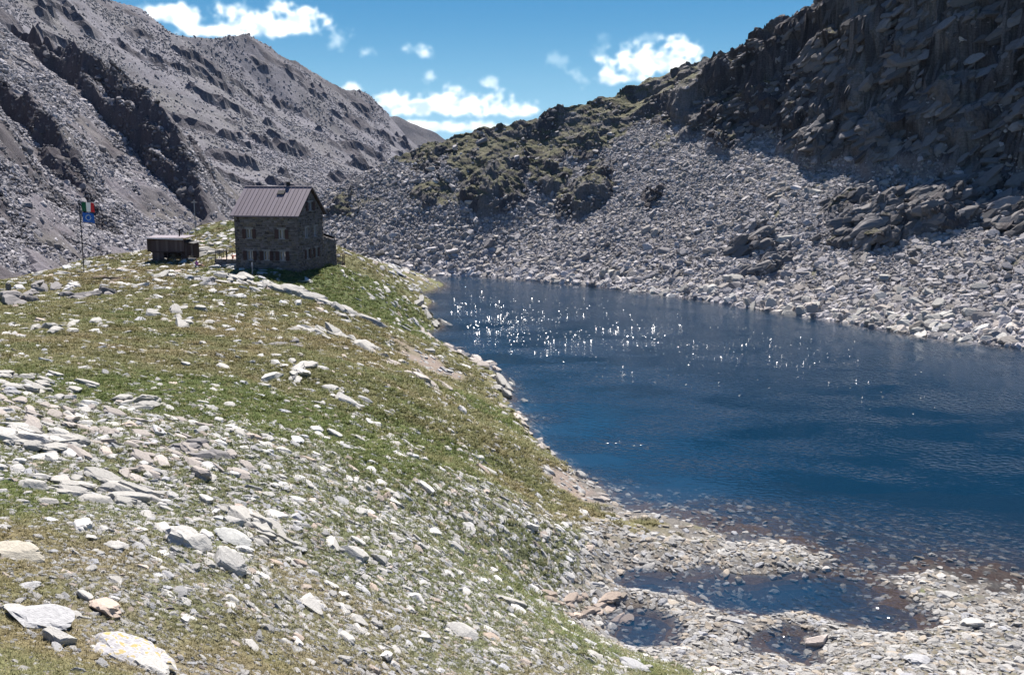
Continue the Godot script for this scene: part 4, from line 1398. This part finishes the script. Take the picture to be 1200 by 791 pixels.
	box("deck", Vector3(2.85, 0.12, 3.0), Vector3(0, 1.4, -0.2), M.deck, t)
	for k in 5:
		var px := -1.4 + k * 0.68
		rod("post", Vector3(px, 1.45, 1.5), Vector3(px, 2.4, 1.5), 0.04 if k != 2 else 0.07, M.dark, t)
	rod("rail", Vector3(-1.45, 2.4, 1.5), Vector3(1.4, 2.4, 1.5), 0.035, M.dark, t)
	for k in 3:
		rod("post", Vector3(-1.4, 1.45, -1.2 + k * 0.9), Vector3(-1.4, 2.4, -1.2 + k * 0.9), 0.04, M.dark, t)
	rod("rail", Vector3(-1.4, 2.4, -1.3), Vector3(-1.4, 2.4, 1.5), 0.035, M.dark, t)
	var bt := thing("bench", "salmon coloured bench standing on the terrace", "bench", t.position + Basis(Vector3.UP, turn) * Vector3(0.75, 1.46, 0.6), turn)
	box("seat", Vector3(1.2, 0.06, 0.4), Vector3(0, 0.34, 0), M.salmon, bt)
	for s in [-1, 1]:
		box("leg", Vector3(0.06, 0.31, 0.36), Vector3(s * 0.5, 0.155, 0), M.salmon, bt)

func shed() -> void:
	var p := hit(197, 306)
	p.y -= 0.15
	var turn := deg_to_rad(-4.0)
	var o := thing("wooden_shed", "dark weathered wooden shed with a sheet metal roof", "shed", p, turn)
	var w := 3.6
	var rng2 := RandomNumberGenerator.new()
	rng2.seed = 3
	box("back_wall", Vector3(w, 2.5, 0.08), Vector3(0, 1.25, -2.4), M.timber, o)
	for s in [-1, 1]:
		for k in 9:
			box("board", Vector3(0.04, 2.55, 0.27), Vector3(s * w * 0.5, 1.3, -2.28 + k * 0.285), M.boards[rng2.randi() % 3], o)
	# boarded upper front, open store below
	for k in 14:
		box("board", Vector3(0.265, 1.35, 0.04), Vector3(-w * 0.5 + 0.14 + k * 0.278, 1.95, 0.30), M.boards[rng2.randi() % 3], o)
	for k in 5:
		box("board", Vector3(0.265, 1.25, 0.04), Vector3(-w * 0.5 + 0.14 + k * 0.278, 0.62, 0.26), M.boards[rng2.randi() % 3], o)
	box("beam", Vector3(w + 0.1, 0.14, 0.14), Vector3(0, 1.24, 0.36), M.timber, o)
	for k in 3:
		box("post", Vector3(0.14, 2.6, 0.14), Vector3(-w * 0.5 + 0.07 + k * (w - 0.14) * 0.5, 1.3, 0.16), M.timber, o)
	box("overhanging_bay", Vector3(0.62, 1.55, 1.9), Vector3(-w * 0.5 - 0.34, 2.0, -0.9), M.timber, o)
	var roof := Node3D.new()
	roof.name = "roof"
	o.add_child(roof)
	for k in 10:
		box("sheet", Vector3(0.47, 0.035, 3.2), Vector3(-w * 0.5 - 0.55 + 0.235 + k * 0.475, 2.92, -0.95), M.roof_sheets[1 + k % 2], roof, Vector3(0.03, 0, -0.05))
	box("fascia", Vector3(w + 0.9, 0.14, 0.04), Vector3(-0.1, 2.78, 0.68), M.pale_metal, roof, Vector3(0, 0, -0.03))
	# lower wing
	var wing := Node3D.new()
	wing.name = "wing"
	o.add_child(wing)
	for k in 4:
		box("board", Vector3(0.245, 1.5, 0.04), Vector3(w * 0.5 + 0.16 + k * 0.25, 1.45, -0.4 - k * 0.05), M.boards[rng2.randi() % 3], wing)
	box("wing_roof", Vector3(1.3, 0.05, 2.2), Vector3(w * 0.5 + 0.6, 2.3, -1.2), M.dark, wing, Vector3(0.02, 0, -0.18))
	box("side_wall", Vector3(0.06, 1.7, 1.7), Vector3(w * 0.5 + 1.05, 1.35, -1.3), M.timber, wing)
	var pipe := rod("stovepipe", Vector3(0.9, 2.7, -1.4), Vector3(0.9, 3.7, -1.4), 0.09, M.dark, o)
	rod("cap", Vector3(0, 0.5, 0), Vector3(0, 0.56, 0), 0.16, M.dark, pipe)

func cloth(w: float, h: float, x0: float, x1: float, ph: float) -> ArrayMesh:
	var nu := 9
	var nv := 7
	var st := SurfaceTool.new()
	st.begin(Mesh.PRIMITIVE_TRIANGLES)
	var f := func(i: int, j: int) -> Vector3:
		var u := lerpf(x0, x1, i / float(nu - 1))
		var v := j / float(nv - 1)
		return Vector3(u * w, -v * h - 0.12 * u * u * h + 0.02 * sin(u * 9.0 + ph), 0.13 * w * u * sin(u * 7.0 + v * 1.3 + ph))
	for j in nv - 1:
		for i in nu - 1:
			for q in [[i, j], [i + 1, j], [i, j + 1], [i + 1, j], [i + 1, j + 1], [i, j + 1]]:
				st.add_vertex(f.call(q[0], q[1]))
	st.index()
	st.generate_normals()
	return st.commit()

func flags() -> void:
	var p := hit(98, 320)
	var top := 7.75
	var o := thing("flagpole", "tall thin dark flagpole planted on the grassy knoll", "flagpole", p)
	rod("pole", Vector3(0, -0.2, 0), Vector3(0, top, 0), 0.055, M.dark, o)
	var knob := SphereMesh.new()
	knob.radius = 0.09
	knob.height = 0.18
	knob.radial_segments = 12
	knob.rings = 6
	part("finial", knob, M.dark, o, Transform3D(Basis(), Vector3(0, top + 0.06, 0)))
	box("footing", Vector3(0.4, 0.25, 0.4), Vector3(0, 0.02, 0), M.lintel, o)
	var a := thing("tricolour_flag", "green white and red striped flag flying from the pole", "flag", p + Vector3(0.26, top - 0.12, 0.02))
	for k in 3:
		part("stripe", cloth(1.4, 0.98, k / 3.0, (k + 1) / 3.0, 0.6), [M.green, M.flag_white, M.red][k], a)
	var b := thing("blue_flag", "blue flag with a ring of pale stars below the tricolour", "flag", p + Vector3(0.28, top - 1.22, 0.02))
	var blue := part("cloth", cloth(1.25, 1.02, 0.0, 1.0, 1.7), M.blue, b)
	for k in 12:
		var ang := k * TAU / 12.0
		var u := 0.5 + 0.24 * sin(ang)
		var v := 0.5 + 0.27 * cos(ang)
		var st := SurfaceTool.new()
		st.begin(Mesh.PRIMITIVE_TRIANGLES)
		var c := Vector3(u * 1.25, -v * 1.02 - 0.12 * u * u * 1.02 + 0.02 * sin(u * 9.0 + 1.7), 0.13 * 1.25 * u * sin(u * 7.0 + v * 1.3 + 1.7) + 0.012)
		for e in 10:
			var r0 := 0.085 if e % 2 == 0 else 0.036
			var r1 := 0.036 if e % 2 == 0 else 0.085
			st.add_vertex(c)
			st.add_vertex(c + Vector3(sin(e * TAU / 10.0) * r0, cos(e * TAU / 10.0) * r0, 0))
			st.add_vertex(c + Vector3(sin((e + 1) * TAU / 10.0) * r1, cos((e + 1) * TAU / 10.0) * r1, 0))
		st.generate_normals()
		part("star", st.commit(), M.star, blue)
	for f in [[0.3, a.position], [0.3, b.position]]:
		rod("halyard", f[1] - p + Vector3(-0.26, 0.0, 0), f[1] - p + Vector3(0.03, -0.02, 0), 0.012, M.dark, o)

func small_things() -> void:
	# pole behind the shed
	var p := at(228.4, 265.0, 146.0)
	p.y = ground(p.x, p.z) - 0.1
	var o := thing("utility_pole", "thin grey pole with a short crossarm behind the shed", "pole", p)
	rod("pole", Vector3.ZERO, Vector3(0, 4.3, 0), 0.08, M.grey_metal, o)
	rod("crossarm", Vector3(-0.45, 3.95, 0), Vector3(0.45, 3.95, 0), 0.05, M.grey_metal, o)
	for s in [-1, 1]:
		rod("insulator", Vector3(s * 0.38, 3.95, 0), Vector3(s * 0.38, 4.15, 0), 0.05, M.dark, o)
	# marker post in front of the hut
	p = hit(295.5, 322.0)
	o = thing("marker_post", "short post with a white top in front of the hut", "post", p)
	rod("post", Vector3(0, -0.1, 0), Vector3(0, 1.0, 0), 0.055, M.grey_metal, o)
	box("top", Vector3(0.16, 0.36, 0.10), Vector3(0, 1.14, 0), M.white, o)
	# wood rack beside the lean-to
	p = hit(399.0, 313.0)
	o = thing("wood_rack", "dark wooden rack stacked with logs beside the lean-to", "rack", p, deg_to_rad(-11.9))
	for s in [-1, 1]:
		for q in [-0.25, 0.25]:
			rod("post", Vector3(s * 0.45, -0.2, q), Vector3(s * 0.45, 1.75, q), 0.06, M.timber, o)
	for y in [0.25, 0.85, 1.4]:
		box("rail", Vector3(1.05, 0.08, 0.08), Vector3(0, y, 0.31), M.timber, o)
	box("cover", Vector3(1.15, 0.05, 0.75), Vector3(0, 1.78, 0), M.timber, o)
	var r := RandomNumberGenerator.new()
	r.seed = 12
	for k in 14:
		var y := 0.36 + (k / 5) * 0.2
		var x := -0.34 + (k % 5) * 0.17
		var lg := thing("log", "short split log stacked in the dark wood rack", "log", p + Basis(Vector3.UP, deg_to_rad(-11.9)) * Vector3(x, y, 0), deg_to_rad(-11.9), "logs in the rack")
		rod("bark", Vector3(0, 0, -0.25), Vector3(0, 0, 0.25), 0.085, M.boards[r.randi() % 3], lg)
		rod("cut_end", Vector3(0, 0, 0.25), Vector3(0, 0, 0.262), 0.075, M.cut_wood, lg)
	# plank in the lawn
	var a := hit(409.0, 319.5)
	var b := hit(427.0, 326.0)
	var pl := box("plank", Vector3((b - a).length(), 0.06, 0.22), (a + b) * 0.5 + Vector3.UP * 0.06, M.cut_wood, self)
	pl.look_at_from_position(pl.position, b + Vector3.UP * 0.06, Vector3.UP)
	pl.rotate_object_local(Vector3.UP, PI * 0.5)
	tag(pl, "long bleached plank lying in the green lawn by the hut", "plank")
	var c := hit(352.0, 330.0)
	var pl2 := part("stone", slabs[2], stone_mat(Color(0.4, 0.4, 0.38)), self, Transform3D(Basis(Vector3.UP, 0.3) * Basis.from_scale(Vector3(2.2, 0.3, 0.5)), c))
	tag(pl2, "flat pale slab let into the lawn under the hut's corner", "stone", "loose stones on the grassy slope")
	# dark upright stone on the edge of the knoll
	p = hit(9.5, 343.0)
	var up := part("standing_stone", blocks[3], stone_mat(Color(0.10, 0.09, 0.09)), self, Transform3D(Basis.from_scale(Vector3(0.45, 1.6, 0.4)), p + Vector3.UP * 0.45))
	tag(up, "dark upright stone on the rim of the knoll", "stone")

func trail(called: String, line: Array, w: float) -> void:
	var c := Curve3D.new()
	for q in line:
		c.add_point(hit(q[0], q[1]))
	var n := int(c.get_baked_length() / 0.35) + 2
	var pts := PackedVector3Array()
	var cols := PackedColorArray()
	var nv := 5
	for i in n:
		var p := c.sample_baked(c.get_baked_length() * i / (n - 1.0))
		var q := c.sample_baked(minf(c.get_baked_length(), c.get_baked_length() * i / (n - 1.0) + 0.4)) - c.sample_baked(maxf(0.0, c.get_baked_length() * i / (n - 1.0) - 0.4))
		var side := Vector3(-q.z, 0, q.x).normalized()
		var ww := w * (1.0 + 0.5 * N2.get_noise_2d(i * 3.0, 40.0))
		for j in nv:
			var v := p + side * ww * (j / (nv - 1.0) - 0.5)
			pts.append(Vector3(v.x, ground(v.x, v.z) + (0.05 if j > 0 and j < nv - 1 else -0.03), v.z))
			cols.append(Color(0.36, 0.32, 0.28) * (1.0 + 0.3 * N2.get_noise_2d(v.x * 9.0, v.z * 9.0)))
	structure(called, sheet(pts, cols, nv, n, true), M.ground)

# a body from tapered bones, meshed as one surface
func body_mesh(bones: Array, cell: float) -> ArrayMesh:
	var lo := Vector3.ONE * 99.0
	var hi := -lo
	for b in bones:
		for e in 2:
			lo = lo.min(b[e] - Vector3.ONE * (b[2 + e] + 0.08))
			hi = hi.max(b[e] + Vector3.ONE * (b[2 + e] + 0.08))
	var n := Vector3i((hi - lo) / cell) + Vector3i.ONE * 2
	var val := PackedFloat32Array()
	val.resize(n.x * n.y * n.z)
	for z in n.z:
		for y in n.y:
			for x in n.x:
				var p := lo + Vector3(x, y, z) * cell
				var d := 9.0
				for b in bones:
					var ab: Vector3 = b[1] - b[0]
					var t := clampf((p - b[0]).dot(ab) / maxf(ab.length_squared(), 1e-6), 0.0, 1.0)
					var q: float = p.distance_to(b[0] + ab * t) - lerpf(b[2], b[3], t)
					var k := 0.03
					var hh := maxf(k - absf(d - q), 0.0) / k
					d = minf(d, q) - hh * hh * k * 0.25
				val[(z * n.y + y) * n.x + x] = d
	var ids := {}
	var pts := PackedVector3Array()
	var cols := PackedColorArray()
	var idx := PackedInt32Array()
	var step := [1, n.x, n.x * n.y]
	for z in n.z - 1:
		for y in n.y - 1:
			for x in n.x - 1:
				var k: int = (z * n.y + y) * n.x + x
				var sum := Vector3.ZERO
				var cnt := 0
				for e in 12:
					var ax := e / 4
					var o1 := Vector3i.ZERO
					var b1 := (ax + 1) % 3
					var b2 := (ax + 2) % 3
					o1[b1] = e & 1
					o1[b2] = (e >> 1) & 1
					var o2 := o1
					o2[ax] = 1
					var v1 := val[k + o1.x + o1.y * n.x + o1.z * n.x * n.y]
					var v2 := val[k + o2.x + o2.y * n.x + o2.z * n.x * n.y]
					if (v1 < 0.0) != (v2 < 0.0):
						sum += Vector3(o1).lerp(Vector3(o2), v1 / (v1 - v2))
						cnt += 1
				if cnt:
					var p := lo + (Vector3(x, y, z) + sum / cnt) * cell
					ids[k] = pts.size()
					pts.append(p)
					var best := 9.0
					var col := Color.WHITE
					for b in bones:
						var ab: Vector3 = b[1] - b[0]
						var t := clampf((p - b[0]).dot(ab) / maxf(ab.length_squared(), 1e-6), 0.0, 1.0)
						var q: float = p.distance_to(b[0] + ab * t) - lerpf(b[2], b[3], t)
						if q < best:
							best = q
							col = b[4]
					cols.append(col)
	for z in range(1, n.z - 1):
		for y in range(1, n.y - 1):
			for x in range(1, n.x - 1):
				var k: int = (z * n.y + y) * n.x + x
				for ax in 3:
					var v1 := val[k]
					var v2 := val[k + step[ax]]
					if (v1 < 0.0) == (v2 < 0.0):
						continue
					var s1: int = step[(ax + 1) % 3]
					var s2: int = step[(ax + 2) % 3]
					var q := [ids[k], ids[k - s1], ids[k - s1 - s2], ids[k - s2]]
					if v1 < 0.0:
						q.reverse()
					idx.append_array([q[0], q[1], q[2], q[0], q[2], q[3]])
	var arr := []
	arr.resize(Mesh.ARRAY_MAX)
	arr[Mesh.ARRAY_VERTEX] = pts
	arr[Mesh.ARRAY_COLOR] = cols
	arr[Mesh.ARRAY_INDEX] = idx
	var am := ArrayMesh.new()
	am.add_surface_from_arrays(Mesh.PRIMITIVE_TRIANGLES, arr)
	var st := SurfaceTool.new()
	st.create_from(am, 0)
	st.generate_normals()
	return st.commit()

func person() -> void:
	var p := hit(231.0, 313.5)
	var skin := Color(0.42, 0.25, 0.18)
	var top := Color(0.16, 0.03, 0.22)
	var pinkc := Color(0.55, 0.16, 0.34)
	var trousers := Color(0.06, 0.05, 0.08)
	var hair := Color(0.05, 0.03, 0.02)
	var o := thing("person", "person in a purple top sitting on the grass with legs stretched out", "person", p, deg_to_rad(8.0))
	var b := []
	var hip := Vector3(0, 0.14, 0)
	var neck := Vector3(-0.10, 0.66, 0)
	b.append([hip, hip + Vector3(-0.03, 0.22, 0), 0.15, 0.145, top])
	b.append([hip + Vector3(-0.03, 0.22, 0), neck - Vector3(0, 0.10, 0), 0.145, 0.15, top])
	b.append([neck - Vector3(0, 0.06, -0.14), neck - Vector3(0, 0.06, 0.14), 0.075, 0.075, top])
	b.append([neck, neck + Vector3(0.01, 0.08, 0), 0.055, 0.05, skin])
	b.append([neck + Vector3(0.02, 0.15, 0), neck + Vector3(0.03, 0.24, 0), 0.085, 0.095, skin])
	b.append([neck + Vector3(-0.02, 0.20, 0), neck + Vector3(0.0, 0.28, 0), 0.09, 0.09, hair])
	b.append([neck + Vector3(0.11, 0.17, 0), neck + Vector3(0.125, 0.16, 0), 0.014, 0.014, skin])
	for s in [-1, 1]:
		var sh := neck + Vector3(0, -0.07, s * 0.19)
		var el := sh + Vector3(0.10, -0.27, s * 0.05)
		var wr := Vector3(0.34, 0.32, s * 0.13)
		b.append([sh, el, 0.055, 0.045, pinkc])
		b.append([el, wr, 0.042, 0.03, skin])
		for f in 4:
			b.append([wr + Vector3(0.02, 0, (f - 1.5) * 0.02), wr + Vector3(0.11 + 0.01 * (f % 2), -0.03, (f - 1.5) * 0.022), 0.013, 0.009, skin])
		b.append([wr, wr + Vector3(0.05, 0.0, -s * 0.05), 0.014, 0.010, skin])
		var knee := Vector3(0.42, 0.30, s * 0.11)
		var foot := Vector3(0.82, 0.08, s * 0.12)
		b.append([hip + Vector3(0.02, -0.01, s * 0.09), knee, 0.095, 0.065, trousers])
		b.append([knee, foot, 0.06, 0.042, skin])
		b.append([foot, foot + Vector3(0.06, 0.12, s * 0.03), 0.045, 0.035, trousers])
	part("body", body_mesh(b, 0.025), M.figure, o)

# ------------------------------------------------------------------ materials
func build_materials() -> void:
	var grain := noise(FastNoiseLite.TYPE_SIMPLEX_SMOOTH, 0.02, 6, 3)
	var fine := noise(FastNoiseLite.TYPE_SIMPLEX_SMOOTH, 0.05, 5, 4)
	M.grain_tex = noise_tex(grain, 512, Color(0.62, 0.62, 0.62), Color(1, 1, 1))
	M.bump_tex = noise_tex(fine, 512, Color.BLACK, Color.WHITE)
	M.ground = grained(M.grain_tex, 0.5, M.bump_tex, 4.0)
	M.rock = grained(M.grain_tex, 0.22, M.bump_tex, 14.0)
	M.far_rock = grained(M.grain_tex, 0.045, M.bump_tex, 60.0)
	M.stone_tex = noise_tex(grain, 512, Color(0.84, 0.84, 0.84), Color(1, 1, 1))
	M.stone = grained(M.stone_tex, 0.55, M.bump_tex, 3.0, false)
	M.stone_single = grained(M.stone_tex, 0.8, M.bump_tex, 1.2, false)
	M.stone_single.vertex_color_use_as_albedo = false
	M.lichen = M.stone_single.duplicate()
	M.lichen.albedo_color = lin(0.43, 0.42, 0.42)
	var spots := NoiseTexture2D.new()
	spots.width = 512
	spots.height = 512
	spots.seamless = true
	spots.noise = noise(FastNoiseLite.TYPE_SIMPLEX_SMOOTH, 0.018, 4, 21)
	var lg := Gradient.new()
	lg.offsets = PackedFloat32Array([0.0, 0.6, 0.64, 0.70, 1.0])
	lg.colors = PackedColorArray([Color(0.75, 0.75, 0.76), Color(0.95, 0.95, 0.96), Color(0.9, 0.9, 0.86), Color(0.90, 0.82, 0.55), Color(0.93, 0.83, 0.5)])
	spots.color_ramp = lg
	M.lichen.albedo_texture = spots
	M.mortar = paint(0.15, 0.138, 0.14)
	M.masonry = grained(M.grain_tex, 1.2, M.bump_tex, 1.5, false)
	M.glass = StandardMaterial3D.new()
	M.glass.albedo_color = Color(0.6, 0.65, 0.7, 0.12)
	M.glass.transparency = BaseMaterial3D.TRANSPARENCY_ALPHA
	M.glass.roughness = 0.03
	M.white = paint(0.27, 0.28, 0.32, 0.6)
	M.lintel = paint(0.19, 0.185, 0.19)
	M.shutter = paint(0.05, 0.028, 0.028, 0.7)
	M.timber = paint(0.045, 0.032, 0.032, 0.9)
	M.boards = [paint(0.075, 0.055, 0.056), paint(0.10, 0.08, 0.082), paint(0.058, 0.042, 0.044)]
	M.cut_wood = paint(0.42, 0.36, 0.28)
	M.deck = paint(0.30, 0.25, 0.22)
	M.salmon = paint(0.62, 0.24, 0.16, 0.6)
	M.dark = paint(0.02, 0.019, 0.022, 0.7)
	M.grey_metal = paint(0.22, 0.22, 0.25, 0.6)
	M.pale_metal = paint(0.50, 0.48, 0.52, 0.45)
	M.roof_sheets = [paint(0.120, 0.098, 0.120, 0.6), paint(0.142, 0.118, 0.142, 0.55), paint(0.132, 0.108, 0.131, 0.58)]
	M.green = paint(0.01, 0.09, 0.045)
	M.flag_white = paint(0.75, 0.75, 0.74)
	M.red = paint(0.55, 0.03, 0.035)
	M.blue = paint(0.02, 0.10, 0.40)
	M.star = paint(0.55, 0.62, 0.62)
	for f in ["green", "flag_white", "red", "blue"]:
		M[f].roughness = 0.8
	M.figure = StandardMaterial3D.new()
	M.figure.vertex_color_use_as_albedo = true
	M.figure.roughness = 0.85
	M.valley = paint(0.14, 0.13, 0.08)
	M.grass = StandardMaterial3D.new()
	M.grass.vertex_color_use_as_albedo = true
	M.grass.roughness = 0.9
	M.grass.metallic_specular = 0.2
	M.grass.backlight_enabled = true
	M.grass.backlight = Color(0.45, 0.45, 0.35)
	var w := StandardMaterial3D.new()
	w.albedo_color = Color(lin(0.004, 0.014, 0.03), 0.25)
	w.transparency = BaseMaterial3D.TRANSPARENCY_ALPHA
	w.roughness = 0.08
	w.metallic_specular = 0.46
	w.normal_enabled = true
	var rip := noise(FastNoiseLite.TYPE_SIMPLEX_SMOOTH, 0.085, 3, 8)
	var calm := noise(FastNoiseLite.TYPE_SIMPLEX_SMOOTH, 0.0045, 3, 18)
	var a8 := rip.get_seamless_image(2048, 2048).get_data()
	var b8 := calm.get_seamless_image(2048, 2048).get_data()
	for k in a8.size():
		a8[k] = 128 + ((a8[k] - 128) * clampi((b8[k] - 70) * 2, 30, 255) >> 8)
	var hm := Image.create_from_data(2048, 2048, false, Image.FORMAT_L8, a8)
	hm.convert(Image.FORMAT_RGBA8)
	hm.bump_map_to_normal_map(9.0)
	w.normal_texture = ImageTexture.create_from_image(hm)
	w.normal_scale = 0.22
	w.uv1_triplanar = true
	w.uv1_world_triplanar = true
	w.uv1_scale = Vector3(1.0 / 130.0, 1.0 / 130.0, 1.0 / 80.0)
	M.water = w
	M.wavelet = w.duplicate()
	M.wavelet.normal_enabled = false
	M.wavelet.roughness = 0.25
	for v in [["veil", 0.24], ["deep", 1.0]]:
		var m := paint(0.003, 0.046, 0.108, 1.0)
		m.metallic_specular = 0.0
		m.specular_mode = BaseMaterial3D.SPECULAR_DISABLED
		if v[1] < 1.0:
			m.transparency = BaseMaterial3D.TRANSPARENCY_ALPHA
			m.albedo_color.a = v[1]
		M[v[0]] = m

func _ready() -> void:
	rng.seed = 20
	var cam := Camera3D.new()
	cam.name = "camera"
	cam.position = Vector3(0, EYE, 0)
	cam.rotation_degrees = Vector3(-PITCH, 0, 0)
	cam.fov = rad_to_deg(2.0 * atan(395.5 / FOCAL))
	cam.near = 0.1
	cam.far = 9000.0
	add_child(cam)
	var env := Environment.new()
	env.background_mode = Environment.BG_SKY
	env.sky = Sky.new()
	var pano := PanoramaSkyMaterial.new()
	pano.panorama = make_sky()
	env.sky.sky_material = pano
	env.tonemap_mode = Environment.TONE_MAPPER_LINEAR
	env.tonemap_exposure = 2.65
	env.background_energy_multiplier = 0.54
	env.fog_enabled = true                                  # thin blue mountain air: only the far slopes show it
	env.fog_density = 0.000025
	env.fog_light_color = Color(0.70, 0.78, 0.95)
	env.sdfgi_enabled = true
	env.ssao_enabled = true
	env.ssil_enabled = true
	var we := WorldEnvironment.new()
	we.name = "environment"
	we.environment = env
	add_child(we)
	var sun := DirectionalLight3D.new()
	sun.name = "sun"
	sun.rotation_degrees = Vector3(-53.5, 180.0 + 2.0, 0)     # high, beyond the lake: shadows fall towards the photographer
	sun.light_energy = 1.6
	sun.light_color = Color(1.0, 0.975, 0.945)
	sun.light_angular_distance = 0.5
	sun.shadow_enabled = true
	add_child(sun)

	N1 = noise(FastNoiseLite.TYPE_SIMPLEX_SMOOTH, 0.05, 4, 1)
	N2 = noise(FastNoiseLite.TYPE_SIMPLEX_SMOOTH, 0.12, 4, 2)
	N3 = noise(FastNoiseLite.TYPE_SIMPLEX_SMOOTH, 0.4, 2, 6)
	NC = noise(FastNoiseLite.TYPE_CELLULAR, 0.22, 1, 9)
	NC.cellular_return_type = FastNoiseLite.RETURN_CELL_VALUE
	NC.cellular_jitter = 1.0
	build_materials()
	build_rock_kinds()
	build_heights()
	print("heights")
	build_fields()
	build_ground()
	print("ground")
	build_hill()
	print("hill")
	build_mountains()
	print("mountains")
	build_lake()
	print("lake")
	hut()
	shed()
	flags()
	person()
	print("hut")
	trail("path", [[545, 425], [553, 440], [557, 455], [560, 470], [566, 482]], 0.55)
	trail("path", [[52, 432], [72, 428], [88, 420], [96, 414]], 0.5)
	outcrops()
	singles()
	small_things()
	scatter_stones()
	place_stones()
	scatter_scree()
	print("scree done")
	scatter_grass()
